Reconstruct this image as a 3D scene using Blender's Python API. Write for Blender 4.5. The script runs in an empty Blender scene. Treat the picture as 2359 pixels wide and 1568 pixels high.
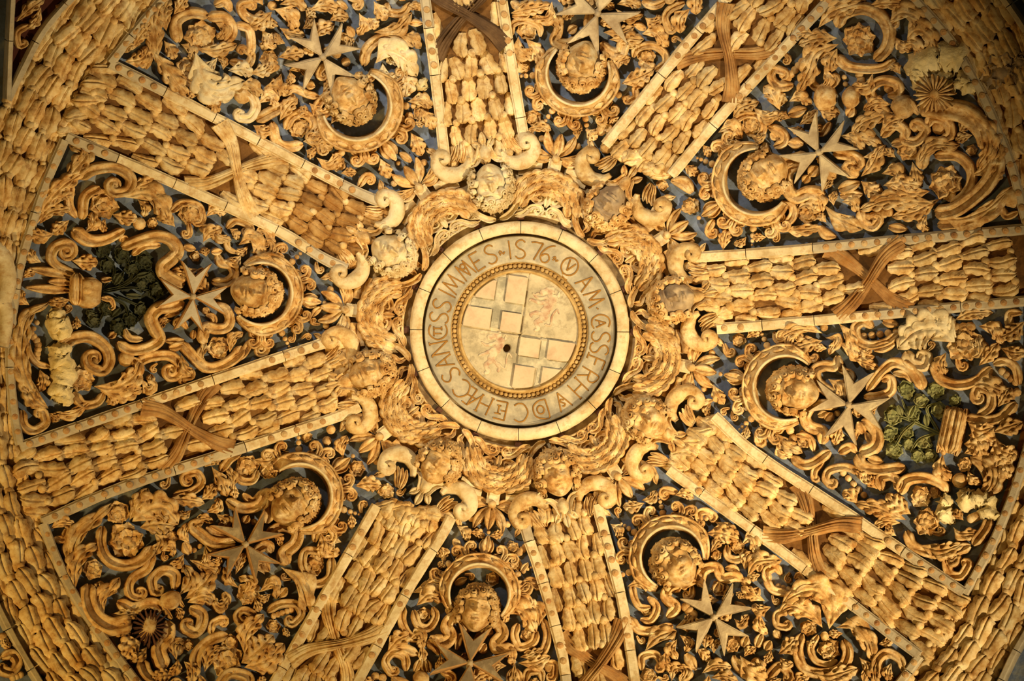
import bpy, math, random
import numpy as np
from mathutils import Matrix, Vector

SC = bpy.context.scene
COL = SC.collection
random.seed(7)
RNG = np.random.default_rng(7)
PI = math.pi

# ------------------------------------------------------------------ camera, world, lights, exposure
S = 0.002                       # one photograph pixel on the vault, in metres
CX, CY, FPX = 1179.5, 784.0, 4000.0
DEPTH, RAD = 8.0, 4.8           # height of the crown of the dome over the camera, dome radius
MX, MY = 1197.0, 762.0          # the medallion, at the crown of the dome
APEX = np.array([(MX - CX) * S, (MY - CY) * S, DEPTH])
DC = APEX - np.array([0, 0, RAD])

cam = bpy.data.cameras.new('camera')
cam.sensor_width = 36.0
cam.lens = 36.0 * FPX / 2359.0
cam.clip_end = 60
camo = bpy.data.objects.new('camera', cam)
camo.rotation_euler = (PI, 0, 0)
COL.objects.link(camo)
SC.camera = camo

wd = bpy.data.worlds.new('world')
SC.world = wd
wd.use_nodes = True
bg = wd.node_tree.nodes['Background']
bg.inputs[0].default_value = (1.0, 0.62, 0.24, 1)
bg.inputs[1].default_value = 0.025


def spot(name, loc, aim, energy, color, size=0.12, angle=100, blend=1.0):
    l = bpy.data.lights.new(name, 'SPOT')
    l.energy, l.color, l.shadow_soft_size = energy, color, size
    l.spot_size, l.spot_blend = math.radians(angle), blend
    o = bpy.data.objects.new(name, l)
    o.location = loc
    o.rotation_euler = (Vector(aim) - Vector(loc)).to_track_quat('-Z', 'Y').to_euler()
    COL.objects.link(o)


spot('floodlight', (2.9, 2.5, 4.3), (-0.05, -0.30, 8.0), 1800, (1.0, 0.745, 0.37), 0.08, 55)
spot('floodlight', (-1.5, -2.7, 4.0), (0.15, -0.75, 8.0), 700, (1.0, 0.86, 0.60), 0.12, 46)
spot('floodlight', (-3.0, 2.0, 4.2), (-0.8, 0.6, 7.7), 430, (1.0, 0.62, 0.17), 0.15, 75)
SC.view_settings.view_transform = 'Standard'
SC.view_settings.look = 'None'
SC.view_settings.exposure = -0.14
SC.view_settings.gamma = 1.0
SC.view_settings.use_curve_mapping = False


# ------------------------------------------------------------------ materials
def mat(name, cols, scale=9.0, rough=0.85, bump=0.25, bscale=60.0, rnd=0.18, stain=None, stain_amt=0.45, sscale=16.0):
    """Stone or paint: colours mixed by noise in world space, optional stain blotches, a fine bump, a little tint per object."""
    m = bpy.data.materials.new(name)
    m.use_nodes = True
    nt = m.node_tree
    N, L = nt.nodes, nt.links
    b = N['Principled BSDF']
    b.inputs['Roughness'].default_value = rough
    b.inputs['Specular IOR Level'].default_value = 0.25
    g = N.new('ShaderNodeNewGeometry')
    n1 = N.new('ShaderNodeTexNoise')
    n1.inputs['Scale'].default_value = scale
    n1.inputs['Detail'].default_value = 6
    n1.inputs['Roughness'].default_value = 0.65
    L.new(g.outputs['Position'], n1.inputs['Vector'])
    r = N.new('ShaderNodeValToRGB')
    el = r.color_ramp.elements
    n = len(cols)
    for i, c in enumerate(cols):
        p = 0.32 + 0.36 * i / max(1, n - 1)
        e = el[i] if i < 2 else el.new(p)
        e.position = p
        e.color = (*c, 1)
    L.new(n1.outputs['Fac'], r.inputs['Fac'])
    out = r.outputs['Color']
    if stain:
        n2 = N.new('ShaderNodeTexNoise')
        n2.inputs['Scale'].default_value = sscale
        n2.inputs['Detail'].default_value = 5
        n2.inputs['Roughness'].default_value = 0.7
        L.new(g.outputs['Position'], n2.inputs['Vector'])
        r2 = N.new('ShaderNodeValToRGB')
        r2.color_ramp.elements[0].position = 0.50
        r2.color_ramp.elements[1].position = 0.66
        r2.color_ramp.elements[0].color = (0, 0, 0, 1)
        r2.color_ramp.elements[1].color = (stain_amt,) * 3 + (1,)
        L.new(n2.outputs['Fac'], r2.inputs['Fac'])
        mx = N.new('ShaderNodeMix')
        mx.data_type = 'RGBA'
        L.new(r2.outputs['Color'], mx.inputs['Factor'])
        L.new(out, mx.inputs['A'])
        mx.inputs['B'].default_value = (*stain, 1)
        out = mx.outputs['Result']
    if rnd:
        oi = N.new('ShaderNodeObjectInfo')
        mr = N.new('ShaderNodeMapRange')
        mr.inputs['To Min'].default_value = 1 - rnd
        mr.inputs['To Max'].default_value = 1 + rnd * 0.6
        L.new(oi.outputs['Random'], mr.inputs['Value'])
        hs = N.new('ShaderNodeHueSaturation')
        L.new(mr.outputs['Result'], hs.inputs['Value'])
        L.new(out, hs.inputs['Color'])
        out = hs.outputs['Color']
    L.new(out, b.inputs['Base Color'])
    if bump:
        n3 = N.new('ShaderNodeTexNoise')
        n3.inputs['Scale'].default_value = bscale
        n3.inputs['Detail'].default_value = 5
        L.new(g.outputs['Position'], n3.inputs['Vector'])
        bp = N.new('ShaderNodeBump')
        bp.inputs['Strength'].default_value = bump
        bp.inputs['Distance'].default_value = 0.012
        L.new(n3.outputs['Fac'], bp.inputs['Height'])
        L.new(bp.outputs['Normal'], b.inputs['Normal'])
    return m


OCH = (0.27, 0.105, 0.016)
M = {
    'stone': mat('carved_stone', [(0.34, 0.16, 0.04), (0.62, 0.41, 0.18), (0.80, 0.66, 0.42)], 15, stain=OCH, stain_amt=0.7, sscale=26),
    'leaf': mat('garland_stone', [(0.42, 0.22, 0.06), (0.68, 0.49, 0.24), (0.82, 0.70, 0.46)], 13, stain=OCH, stain_amt=0.65, rnd=0.2, sscale=24),
    'pale': mat('pale_stone', [(0.48, 0.35, 0.18), (0.69, 0.58, 0.38), (0.79, 0.71, 0.53)], 9, stain=(0.42, 0.22, 0.06), stain_amt=0.6, rnd=0.08, bump=0.25, sscale=22),
    'grey': mat('grey_limestone', [(0.36, 0.30, 0.22), (0.48, 0.42, 0.32), (0.56, 0.48, 0.34)], 12, stain=(0.34, 0.20, 0.07), stain_amt=0.3, rnd=0.08),
    'cross': mat('cross_stone', [(0.30, 0.22, 0.14), (0.46, 0.37, 0.25), (0.66, 0.55, 0.36)], 9, stain=(0.22, 0.14, 0.07), stain_amt=0.3, rnd=0.06),
    'bed': mat('shaded_ochre_bed', [(0.08, 0.035, 0.010), (0.15, 0.07, 0.02), (0.24, 0.12, 0.035)], 14, rnd=0),  # ochre brown ground, darkened to paint in the shade between the leaves
    'blue': mat('blue_paint', [(0.07, 0.085, 0.09), (0.11, 0.14, 0.20), (0.15, 0.20, 0.34), (0.34, 0.36, 0.36)], 5, rnd=0, bump=0.35, stain=(0.09, 0.08, 0.05), stain_amt=0.6, sscale=6),
    'red': mat('red_brown_paint', [(0.04, 0.010, 0.006), (0.07, 0.016, 0.010)], 8, rnd=0),
    'brown': mat('brown_ribbon_paint', [(0.17, 0.075, 0.024), (0.34, 0.18, 0.065), (0.50, 0.32, 0.14)], 10, stain=(0.40, 0.17, 0.03), stain_amt=0.5, rnd=0.05),
    'dark': mat('sooty_brown_paint', [(0.05, 0.028, 0.014), (0.10, 0.055, 0.028), (0.17, 0.10, 0.05)], 10, rnd=0.05),
    'stud': mat('rusty_stud', [(0.32, 0.15, 0.06), (0.47, 0.28, 0.12), (0.60, 0.44, 0.24)], 20, rnd=0.2),
    'letter': mat('ochre_letter', [(0.24, 0.11, 0.02), (0.38, 0.20, 0.05)], 20, rnd=0),
    'band': mat('weathered_band', [(0.26, 0.23, 0.18), (0.41, 0.37, 0.29), (0.62, 0.54, 0.39)], 9, stain=(0.24, 0.20, 0.15), stain_amt=0.5, rnd=0, bump=0.12),
    'shield': mat('weathered_shield', [(0.28, 0.24, 0.17), (0.50, 0.43, 0.30), (0.64, 0.56, 0.41)], 8, stain=(0.30, 0.25, 0.17), stain_amt=0.85, sscale=22, rnd=0, bump=0.12),
    'field': mat('shield_square', [(0.46, 0.30, 0.20), (0.60, 0.49, 0.35), (0.68, 0.58, 0.43)], 6, stain=(0.42, 0.16, 0.09), stain_amt=0.35, sscale=12, rnd=0.05, bump=0.1),
    'grcross': mat('shield_cross', [(0.24, 0.22, 0.17), (0.36, 0.33, 0.25), (0.62, 0.56, 0.42)], 16, rnd=0, bump=0.12),
    'lion': mat('faded_red_lion', [(0.36, 0.18, 0.12), (0.50, 0.36, 0.25), (0.62, 0.53, 0.38), (0.66, 0.58, 0.43)], 22, rnd=0, bump=0.12),
    'green': mat('green_paint', [(0.13, 0.14, 0.055), (0.22, 0.23, 0.10), (0.32, 0.31, 0.15)], 9, rnd=0.2, stain=(0.36, 0.24, 0.08), stain_amt=0.4),
    'dgreen': mat('dark_green_paint', [(0.022, 0.024, 0.012), (0.045, 0.05, 0.028), (0.085, 0.088, 0.055)], 9, rnd=0.2),
    'burr': mat('purple_brown_paint', [(0.07, 0.030, 0.022), (0.13, 0.06, 0.04)], 12, rnd=0.1),
    'sooty': mat('sooty_stone', [(0.24, 0.16, 0.10), (0.36, 0.27, 0.18), (0.52, 0.40, 0.26)], 12, rnd=0.08),
    'beadring': mat('ochre_beads', [(0.30, 0.17, 0.05), (0.48, 0.32, 0.13), (0.60, 0.44, 0.22)], 18, rnd=0.15),
    'collar': mat('shaded_plaster', [(0.16, 0.10, 0.05), (0.28, 0.20, 0.11), (0.46, 0.37, 0.25)], 11, rnd=0),  # plaster colour darkened to stand in for shaded gaps among the ornaments
    'leafd': mat('dark_garland_stone', [(0.20, 0.09, 0.025), (0.38, 0.21, 0.07), (0.56, 0.37, 0.16)], 13, stain=OCH, stain_amt=0.7, rnd=0.2, sscale=24),  # darker version of the garland stone, for part of one rib
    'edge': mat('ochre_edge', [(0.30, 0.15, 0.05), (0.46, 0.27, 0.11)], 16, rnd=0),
    'crossg': mat('cross_grey', [(0.34, 0.30, 0.25), (0.46, 0.41, 0.34), (0.54, 0.48, 0.38)], 9, rnd=0),
    'crossd': mat('cross_dark', [(0.15, 0.115, 0.075), (0.22, 0.17, 0.11), (0.50, 0.40, 0.25)], 9, rnd=0),
    'rubble': mat('bare_plaster', [(0.60, 0.47, 0.22), (0.74, 0.62, 0.36), (0.80, 0.70, 0.46)], 12, rnd=0.05, bump=0.9, bscale=30),
}


# ------------------------------------------------------------------ dome mapping
def sph(px, py, h0=0.0):
    """Unit direction (from the dome's centre) of the point that stands h0 px proud of the vault at that pixel."""
    px, py = np.asarray(px, float), np.asarray(py, float)
    d = np.stack([(px - CX) / FPX, (py - CY) / FPX, np.ones_like(px)], -1)
    r = RAD - h0 * S
    a = (d * d).sum(-1)
    b = -(d @ DC)
    c = DC @ DC - r * r
    t = (-b + np.sqrt(np.maximum(b * b - a * c, 0))) / a
    p = d * t[..., None] - DC
    return p / np.linalg.norm(p, axis=-1, keepdims=True)


def P(px, py, h, h0=0.0):
    h = np.asarray(h, float)
    return DC + sph(px, py, h0) * (RAD - h * S)[..., None]


def frame(px, py, ang, h=0.0, h0=0.0):
    """Matrix on the vault: x along the pixel direction ang, z into the room, scaled so that one unit is one pixel."""
    o = P(px, py, h, h0)
    a = P(px + 4 * math.cos(ang), py + 4 * math.sin(ang), h, h0)
    n = (DC - o) / np.linalg.norm(DC - o)
    x = a - o
    k = np.linalg.norm(x) / 4
    x = x / np.linalg.norm(x)
    x = x - n * (x @ n)
    x /= np.linalg.norm(x)
    y = np.cross(n, x)
    m = Matrix.Identity(4)
    for i in range(3):
        m[i][0], m[i][1], m[i][2], m[i][3] = x[i] * k, y[i] * k, n[i] * k, o[i]
    return m


# ------------------------------------------------------------------ objects
LOC = {}


def thing(name, label, cat, px=None, py=None, h=0, group=None):
    o = bpy.data.objects.new(name, None)
    o.empty_display_size = 0.05
    COL.objects.link(o)
    loc = P(px, py, h) if px is not None else np.zeros(3)
    o.location = loc
    LOC[o.name] = np.array(loc)
    o['label'] = label
    o['category'] = cat
    if group:
        o['group'] = group
    return o


def mesh(name, V, Fc, m, smooth=True):
    me = bpy.data.meshes.new(name)
    me.from_pydata(V, [], Fc)
    if smooth:
        me.polygons.foreach_set('use_smooth', [True] * len(me.polygons))
    me.materials.append(M[m] if isinstance(m, str) else m)
    return me


def obj(name, V, Fc, m, parent=None, smooth=True, flip=None):
    """One mesh object from world-space vertices; its origin goes to their middle."""
    V = np.asarray(V, float).reshape(-1, 3)
    c = V.mean(0)
    me = mesh(name, (V - c).tolist(), Fc, m, smooth)
    o = bpy.data.objects.new(name, me)
    COL.objects.link(o)
    put(o, c, parent)
    return o


def put(o, c, parent):
    LOC[o.name] = np.array(c)
    if parent is not None:
        o.parent = parent
        o.location = np.array(c) - LOC[parent.name]
    else:
        o.location = c


def inst(name, me, mtx, parent):
    o = bpy.data.objects.new(name, me)
    COL.objects.link(o)
    c = np.array(mtx.translation)
    LOC[o.name] = c
    if parent is not None:
        o.parent = parent
        mtx = Matrix.Translation(-Vector(LOC[parent.name])) @ mtx
    o.matrix_basis = mtx
    return o


def quads(n, m, close=False):
    f = []
    for i in range(n if close else n - 1):
        k = (i + 1) % n
        for j in range(m - 1):
            a, b = i * m + j, k * m + j
            f.append((a, a + 1, b + 1, b))
    return f


def joinm(parts):
    V, Fc = [], []
    k = 0
    for v, f in parts:
        v = np.asarray(v, float).reshape(-1, 3)
        V.append(v)
        Fc += [tuple(i + k for i in q) for q in f]
        k += len(v)
    return np.concatenate(V), Fc


# ------------------------------------------------------------------ paths in pixel space
def smooth_path(pts, step=4.0, closed=False):
    p = np.asarray(pts, float).reshape(-1, 2)
    if len(p) == 2:
        n = max(3, int(np.linalg.norm(p[1] - p[0]) / step))
        return p[0] + (p[1] - p[0]) * np.linspace(0, 1, n)[:, None]
    q = np.vstack([2 * p[0] - p[1], p, 2 * p[-1] - p[-2]])
    out = []
    for i in range(1, len(q) - 2):
        a, b, c, d = q[i - 1], q[i], q[i + 1], q[i + 2]
        n = max(2, int(np.linalg.norm(c - b) / step))
        t = np.linspace(0, 1, n, endpoint=False)[:, None]
        out.append(0.5 * (2 * b + (c - a) * t + (2 * a - 5 * b + 4 * c - d) * t * t + (3 * b - a - 3 * c + d) * t ** 3))
    out.append(p[-1:])
    return np.vstack(out)


def curl(path, r, turns, sgn, step=3.5):
    """Continue a path into a volute."""
    d = path[-1] - path[-3 if len(path) > 2 else 0]
    d /= np.linalg.norm(d) + 1e-9
    nrm = np.array([-d[1], d[0]]) * sgn
    c = path[-1] + nrm * r
    a0 = math.atan2(-nrm[1], -nrm[0])
    n = max(8, int(2 * PI * r * turns * 0.6 / step))
    t = np.linspace(0, 1, n)[1:]
    rr = r * (1 - 0.72 * t)
    an = a0 + sgn * 2 * PI * turns * t
    # centre drifts so that the curve stays tangent
    q = c + np.stack([np.cos(an) * rr, np.sin(an) * rr], -1)
    return np.vstack([path, q]), c


def arclen(p):
    d = np.r_[0, np.cumsum(np.linalg.norm(np.diff(p, axis=0), axis=1))]
    return d / max(d[-1], 1e-9)


def normals2(p):
    t = np.gradient(p, axis=0)
    t /= np.linalg.norm(t, axis=1, keepdims=True) + 1e-9
    return np.stack([-t[:, 1], t[:, 0]], -1), t


TT = np.array([-1, -1, -0.9, -0.62, -0.3, 0, 0.3, 0.62, 0.9, 1, 1])


def tube(path, w, h, z=0.0, style='groove', h0=None, cap=True):
    """A carved stem or strap along a pixel path: w half-width and h height may be arrays. Returns world verts, faces."""
    n = len(path)
    w = np.broadcast_to(np.asarray(w, float), (n,)).copy()
    h = np.broadcast_to(np.asarray(h, float), (n,)).copy()
    nr, tg = normals2(path)
    T = TT
    a = np.abs(T)
    if style == 'round':
        pr = 0.35 + 0.65 * np.sqrt(np.maximum(0, 1 - a ** 2))
    elif style == 'band':
        pr = np.array([0, 0.62, 0.80, 0.93, 0.99, 1, 0.99, 0.93, 0.80, 0.62, 0])
    elif style == 'flat':
        pr = np.where(a > 0.85, 0.86, 1.0)
    elif style == 'hollow':
        pr = np.array([0, 0.9, 1.0, 0.80, 0.62, 0.55, 0.62, 0.80, 1.0, 0.9, 0])
    elif style == 'ridge':
        pr = np.array([0, 0.30, 0.42, 0.55, 0.78, 1.0, 0.78, 0.55, 0.42, 0.30, 0])
    elif style == 'pleat':
        T = np.array([-1, -1, -0.85, -0.66, -0.5, -0.33, -0.14, 0.05, 0.2, 0.4, 0.55, 0.75, 0.88, 1, 1])
        pr = np.array([0, 0.4, 0.75, 0.5, 0.95, 0.7, 0.65, 1.0, 0.6, 0.95, 0.55, 0.8, 0.6, 0.35, 0])
    else:
        pr = np.array([0, 0.50, 0.84, 1.0, 0.66, 0.62, 0.74, 1.0, 0.80, 0.50, 0])
    pr = pr.copy()
    pr[0] = pr[-1] = 0
    m = len(T)
    px = path[:, 0, None] + nr[:, 0, None] * w[:, None] * T[None]
    py = path[:, 1, None] + nr[:, 1, None] * w[:, None] * T[None]
    hh = z + h[:, None] * pr[None]
    zm = float(np.mean(z))
    hh[:, 0] = hh[:, -1] = min(-2.0, zm - 14) if zm < 14 else zm - 14
    if h0 is None:
        h0 = zm + float(h.mean()) * 0.6
    V = P(px, py, hh, h0)
    Fc = quads(n, m)
    Fc.append(tuple(range(m)))
    Fc.append(tuple((n - 1) * m + j for j in reversed(range(m))))
    return V.reshape(-1, 3), Fc


def taper(n, w0, w1, wm=None, tip=0.0):
    s = np.linspace(0, 1, n)
    if wm is None:
        w = w0 + (w1 - w0) * s
    else:
        w = np.where(s < 0.5, w0 + (wm - w0) * np.sin(s * PI), w1 + (wm - w1) * np.sin(s * PI))
    if tip:
        w = w * np.minimum(1, np.sqrt(np.maximum(0.02, (1 - s) / tip)))
    return w


def acanthus(path, W, n, H, z=0.0, seed=0):
    """A lobed acanthus leaf grown along a pixel path from its base to its tip."""
    k = max(16, 7 * n)
    a = arclen(path)
    s = np.linspace(0, 1, k)
    cp = np.stack([np.interp(s, a, path[:, 0]), np.interp(s, a, path[:, 1])], -1)
    nr, tg = normals2(cp)
    T = np.array([-1, -1, -0.93, -0.75, -0.52, -0.28, -0.1, 0, 0.1, 0.28, 0.52, 0.75, 0.93, 1, 1])
    A = np.abs(T)
    env = np.sin(PI * np.clip(0.07 + 0.93 * s, 0, 1) ** 0.80) ** 0.75
    env[-1] = 0.06
    lob = np.abs(np.sin(PI * n * s)) ** 0.55
    w = W * env * (0.54 + 0.46 * lob)
    L = np.linalg.norm(np.diff(path, axis=0), axis=1).sum()
    fwd = A ** 1.5 * (L / n) * 1.05 * (1 - s[:, None] * 0.7)
    lat = T[None] * w[:, None]
    px = cp[:, 0, None] + nr[:, 0, None] * lat + tg[:, 0, None] * fwd
    py = cp[:, 1, None] + nr[:, 1, None] * lat + tg[:, 1, None] * fwd
    groove = (1 - lob)[:, None] * np.clip(A / 0.6, 0, 1)
    hh = H * (0.52 + 0.48 * np.sqrt(np.maximum(0, 1 - A ** 2)))[None] * (1 - 0.62 * groove)
    hh = hh - H * 0.30 * np.exp(-(T / 0.11) ** 2)[None] - H * 0.30 * np.exp(-((A - 0.52) / 0.13) ** 2)[None] * (0.45 + 0.55 * np.sin(PI * s))[:, None]
    hh = hh + H * 0.30 * np.sin(PI * s)[:, None] * np.clip(A, 0, 1) ** 2
    hh = z + hh * (0.65 + 0.35 * np.sin(PI * s ** 1.3))[:, None]
    hh[:, 0] = hh[:, -1] = min(-2, z - 8)
    V = P(px, py, hh, z + H * 0.55)
    m = len(T)
    Fc = quads(k, m)
    Fc.append(tuple(range(m)))
    Fc.append(tuple((k - 1) * m + j for j in reversed(range(m))))
    return V.reshape(-1, 3), Fc


# ------------------------------------------------------------------ shared pieces (unit: pixels)
def leaf_mesh(seed, m='leaf'):
    r = np.random.default_rng(seed)
    ns, T = 11, np.array([-1, -1, -0.80, -0.52, -0.30, -0.1, 0, 0.1, 0.30, 0.52, 0.80, 1, 1])
    s = np.linspace(0, 1, ns)
    w = np.interp(s, [0, 0.15, 0.45, 0.75, 0.92, 1], [0.15, 0.23, 0.29, 0.30, 0.24, 0.12])
    wl = w * (1 + 0.10 * np.sin(s * 17 + r.uniform(0, 6)) + r.normal(0, 0.045, ns))
    wr = w * (1 + 0.10 * np.sin(s * 17 + r.uniform(0, 6)) + r.normal(0, 0.045, ns))
    A = np.abs(T)
    sk = r.normal(0, 0.04)
    rows = []
    for i in range(ns):
        lat = np.where(T < 0, T * wl[i], T * wr[i]) + sk * math.sin(PI * s[i])
        x = s[i] - 0.13 * np.abs(A - 0.42) * (s[i] > 0.9) + r.normal(0, 0.006, len(T))
        up = 0.12 + 0.24 * min(s[i] / 0.8, 1) ** 0.9
        z = up * (0.30 + 0.70 * np.sqrt(np.maximum(0, 1 - A ** 2)))
        z = z - 0.13 * np.exp(-(T / 0.10) ** 2) * (0.35 + s[i]) - 0.05 * np.exp(-((A - 0.52) / 0.11) ** 2) * (0.3 + s[i]) + r.normal(0, 0.006, len(T))
        z[0] = z[-1] = -0.15
        if i == ns - 1:
            z = z * 0.70
        rows.append(np.stack([np.broadcast_to(x, T.shape), lat, z], -1))
    tip = rows[-1].copy()
    tip[:, 2] = -0.15
    rows.append(tip)
    V = np.array(rows).reshape(-1, 3)
    return mesh('leaf', V.tolist(), quads(ns + 1, len(T)), m)


def ball_mesh(m, squash=1.0, n=10, k=6, name='berry'):
    V = [(0, 0, squash)]
    for i in range(1, k):
        a = PI * 0.62 * i / (k - 1)
        for j in range(n):
            b = 2 * PI * j / n
            V.append((math.sin(a) * math.cos(b), math.sin(a) * math.sin(b), math.cos(a) * squash))
    Fc = [(0, 1 + j, 1 + (j + 1) % n) for j in range(n)]
    for i in range(k - 2):
        for j in range(n):
            a, b = 1 + i * n + j, 1 + i * n + (j + 1) % n
            Fc.append((a, a + n, b + n, b))
    return mesh(name, V, Fc, m)


def stud_mesh(m):
    pr = [(0, 0.55), (0.35, 0.5), (0.5, 0.3), (0.62, 0.32), (0.95, 0.22), (1.05, -0.15)]
    n = 12
    V = [(0, 0, pr[0][1])]
    for r, z in pr[1:]:
        V += [(r * math.cos(2 * PI * j / n), r * math.sin(2 * PI * j / n), z) for j in range(n)]
    Fc = [(0, 1 + j, 1 + (j + 1) % n) for j in range(n)]
    for i in range(len(pr) - 2):
        for j in range(n):
            a, b = 1 + i * n + j, 1 + i * n + (j + 1) % n
            Fc.append((a, a + n, b + n, b))
    return mesh('stud', V, Fc, m)


def petal_mesh(m):
    ns, T = 8, np.array([-1, -1, -0.6, -0.2, 0, 0.2, 0.6, 1, 1])
    A = np.abs(T)
    rows = []
    for i in range(ns):
        s = i / (ns - 1)
        w = 0.40 * math.sin(PI * (0.12 + 0.80 * s)) ** 0.8
        z = 0.20 + 0.26 * s ** 1.2 + 0.12 * A ** 2 - 0.10 * np.exp(-(T / 0.2) ** 2)
        z[0] = z[-1] = -0.1
        rows.append(np.stack([np.full(len(T), s) - 0.12 * A ** 2 * (s > 0.8), T * w, z], -1))
    e = rows[-1].copy()
    e[:, 2] = -0.1
    rows.append(e)
    return mesh('petal', np.array(rows).reshape(-1, 3).tolist(), quads(ns + 1, len(T)), m)


LEAVES = [leaf_mesh(s) for s in range(8)]
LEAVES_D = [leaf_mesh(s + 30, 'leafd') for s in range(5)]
BERRY = {k: ball_mesh(k) for k in ('leaf', 'stone', 'pale', 'beadring', 'green', 'dgreen', 'sooty')}
PETAL = {k: petal_mesh(k) for k in ('stone', 'pale', 'green', 'dgreen', 'sooty')}
STUD = stud_mesh('stud')


def scaled(mtx, x, y=None, z=None):
    return mtx @ Matrix.Diagonal((x, x if y is None else y, x if z is None else z, 1))


def berry(px, py, r, parent, m='stone', z=0.0, name='berry'):
    return inst(name, BERRY[m], scaled(frame(px, py, random.uniform(0, 6), z + r * 0.25, z + r * 0.6), r), parent)


# ------------------------------------------------------------------ little language for traced carving
class Tr:
    """Pixel transform of a traced block: tile offset and scale, or a turn about the medallion."""
    def __init__(self, ox=0, oy=0, k=1.0, out=None, c=None, mirror=1):
        if out is None:
            self.e1, self.e2, self.o, self.k = np.array([1, 0]), np.array([0, 1]), np.array([ox, oy], float), k
        else:
            e2 = np.array(out, float) / np.linalg.norm(out)
            self.e2, self.e1, self.o, self.k = e2, np.array([e2[1], -e2[0]]) * mirror, np.array(c, float), k
        self.mirror = mirror if out is not None else 1

    def __call__(self, p):
        p = np.asarray(p, float).reshape(-1, 2)
        return self.o + (p[:, :1] * self.e1 + p[:, 1:] * self.e2) * self.k


FAT = 1.22


def el(tr, line, parent, m='stone'):
    """One carved element from a line of the trace."""
    tok = line.split()
    c = tok[0]
    zz = None
    ext = []
    nums = []
    for t in tok[1:]:
        if t[0] in '@&':
            ext.append((t[0], [float(v) for v in t[1:].split(',')]))
        elif t[0] == 'z':
            zz = float(t[1:])
        elif t[0] == '*':
            m = t[1:]
        else:
            nums.append(float(t))
    k = tr.k
    if zz is None:
        zz = random.uniform(0, 6)
    if c in 'tskq':
        w0, w1 = nums[0] * k / 2 * FAT, nums[1] * k / 2 * FAT
        p = smooth_path(tr(nums[2:]))
        wm = None
        w = taper(len(p), w0, w1)
        bulbs = []
        for e, v in ext:
            if e == '&':
                p2, cc = curl(p[::-1], v[0] * k, v[1], v[2] * tr.mirror)
                ww = np.r_[w[::-1], np.linspace(w0, max(w0 * 0.45, 3), len(p2) - len(p))]
                p, w = p2[::-1], ww[::-1]
                bulbs.append((p[0], max(w0 * 0.8, v[0] * k * 0.30)))
            else:
                p2, cc = curl(p, v[0] * k, v[1], v[2] * tr.mirror)
                w = np.r_[w, np.linspace(w1, max(w1 * 0.45, 3), len(p2) - len(p))]
                p = p2
                bulbs.append((p[-1], max(w1 * 0.8, v[0] * k * 0.30)))
        # round the bare ends
        nn = min(3, len(w) // 3)
        for i in range(nn):
            f = math.sqrt((i + 0.4) / (nn + 0.4))
            w[i] *= f
            w[-1 - i] *= f
        if m == 'rubble':
            q_ = np.arange(len(w))
            w = w * (0.85 + 0.22 * np.sin(q_ * 0.55 + p[0, 0]) * np.sin(q_ * 0.23) + RNG.normal(0, 0.09, len(w)))
            p = p + np.stack([6 * np.sin(q_ * 0.4 + 1), 5 * np.sin(q_ * 0.33)], -1)
        hh = np.clip(w * 1.5, 6, 34) + 9
        st = {'t': 'groove', 's': 'round', 'k': 'hollow', 'q': 'pleat'}[c]
        V, Fc = tube(p, w, hh, zz, st)
        if m == 'rubble':
            V = V + RNG.normal(0, 0.0045, V.shape)
        parts = [(V, Fc)]
        for b, r in bulbs:
            th = np.linspace(0, PI / 2, 5)
            ph = np.linspace(0, 2 * PI, 11)[:-1]
            bx = b[0] + r * np.sin(th)[:, None] * np.cos(ph)[None]
            by = b[1] + r * np.sin(th)[:, None] * np.sin(ph)[None]
            bh = zz + 8 + (r * 1.3) * np.cos(th)[:, None] + 0 * ph[None]
            bh[-1] = -2
            BV = P(bx, by, bh, zz + 12).reshape(-1, 3)
            nf = []
            for i in range(4):
                for j in range(10):
                    nf.append((i * 10 + j, (i + 1) * 10 + j, (i + 1) * 10 + (j + 1) % 10, i * 10 + (j + 1) % 10))
            parts.append((BV, nf))
        V, Fc = joinm(parts)
        return obj('volute' if ext else 'stem', V, Fc, m, parent)
    if c == 'a':
        W, n = nums[0] * k / 2 * 1.18, int(nums[1])
        p = smooth_path(tr(nums[2:]))
        V, Fc = acanthus(p, W, n, min(36, W * 1.0 + 13), zz + 4)
        return obj('acanthus_leaf', V, Fc, m, parent)
    if c == 'l':
        p = smooth_path(tr(nums[1:]))
        n = len(p)
        W = nums[0] * k / 2 * 1.12
        s = np.linspace(0, 1, n)
        w = W * np.sin(PI * (0.10 + 0.86 * s)) ** 0.8
        V, Fc = tube(p, w, np.clip(W * 1.2, 6, 24) + 6 * np.sin(PI * s) + 3, zz + 4, 'groove')
        return obj('leaf', V, Fc, m, parent)
    if c == 'f':
        n, r = int(nums[0]), nums[1] * k
        x, y = tr(nums[2:4])[0]
        mm = m if m in PETAL else 'stone'
        f = obj('flower', *disc_v(x, y, r * 0.5, zz, zz + r * 0.25), mm, parent)
        a0 = random.uniform(0, 6)
        for wh, (off, ln, zz2, nn) in enumerate(((0.20, 0.84, 0, n + 1), (0.06, 0.58, 9, n))):
            for i in range(nn):
                a = a0 + wh * 0.6 + 2 * PI * i / nn + random.uniform(-0.14, 0.14)
                lr = r * ln * random.uniform(0.9, 1.12)
                mt = frame(x + r * off * math.cos(a), y + r * off * math.sin(a), a, zz + 2 + zz2, zz + 8)
                inst('petal', PETAL[mm], scaled(mt @ Matrix.Rotation(random.gauss(-0.05, 0.16), 4, 'Y'), lr, lr * 1.45 * min(1.2, 6 / nn), lr * 1.0), f)
        inst('flower_boss', BERRY[mm], scaled(frame(x, y, 0, zz + r * 0.25 + 6, zz + 8), r * 0.22), f)
        return f
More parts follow.
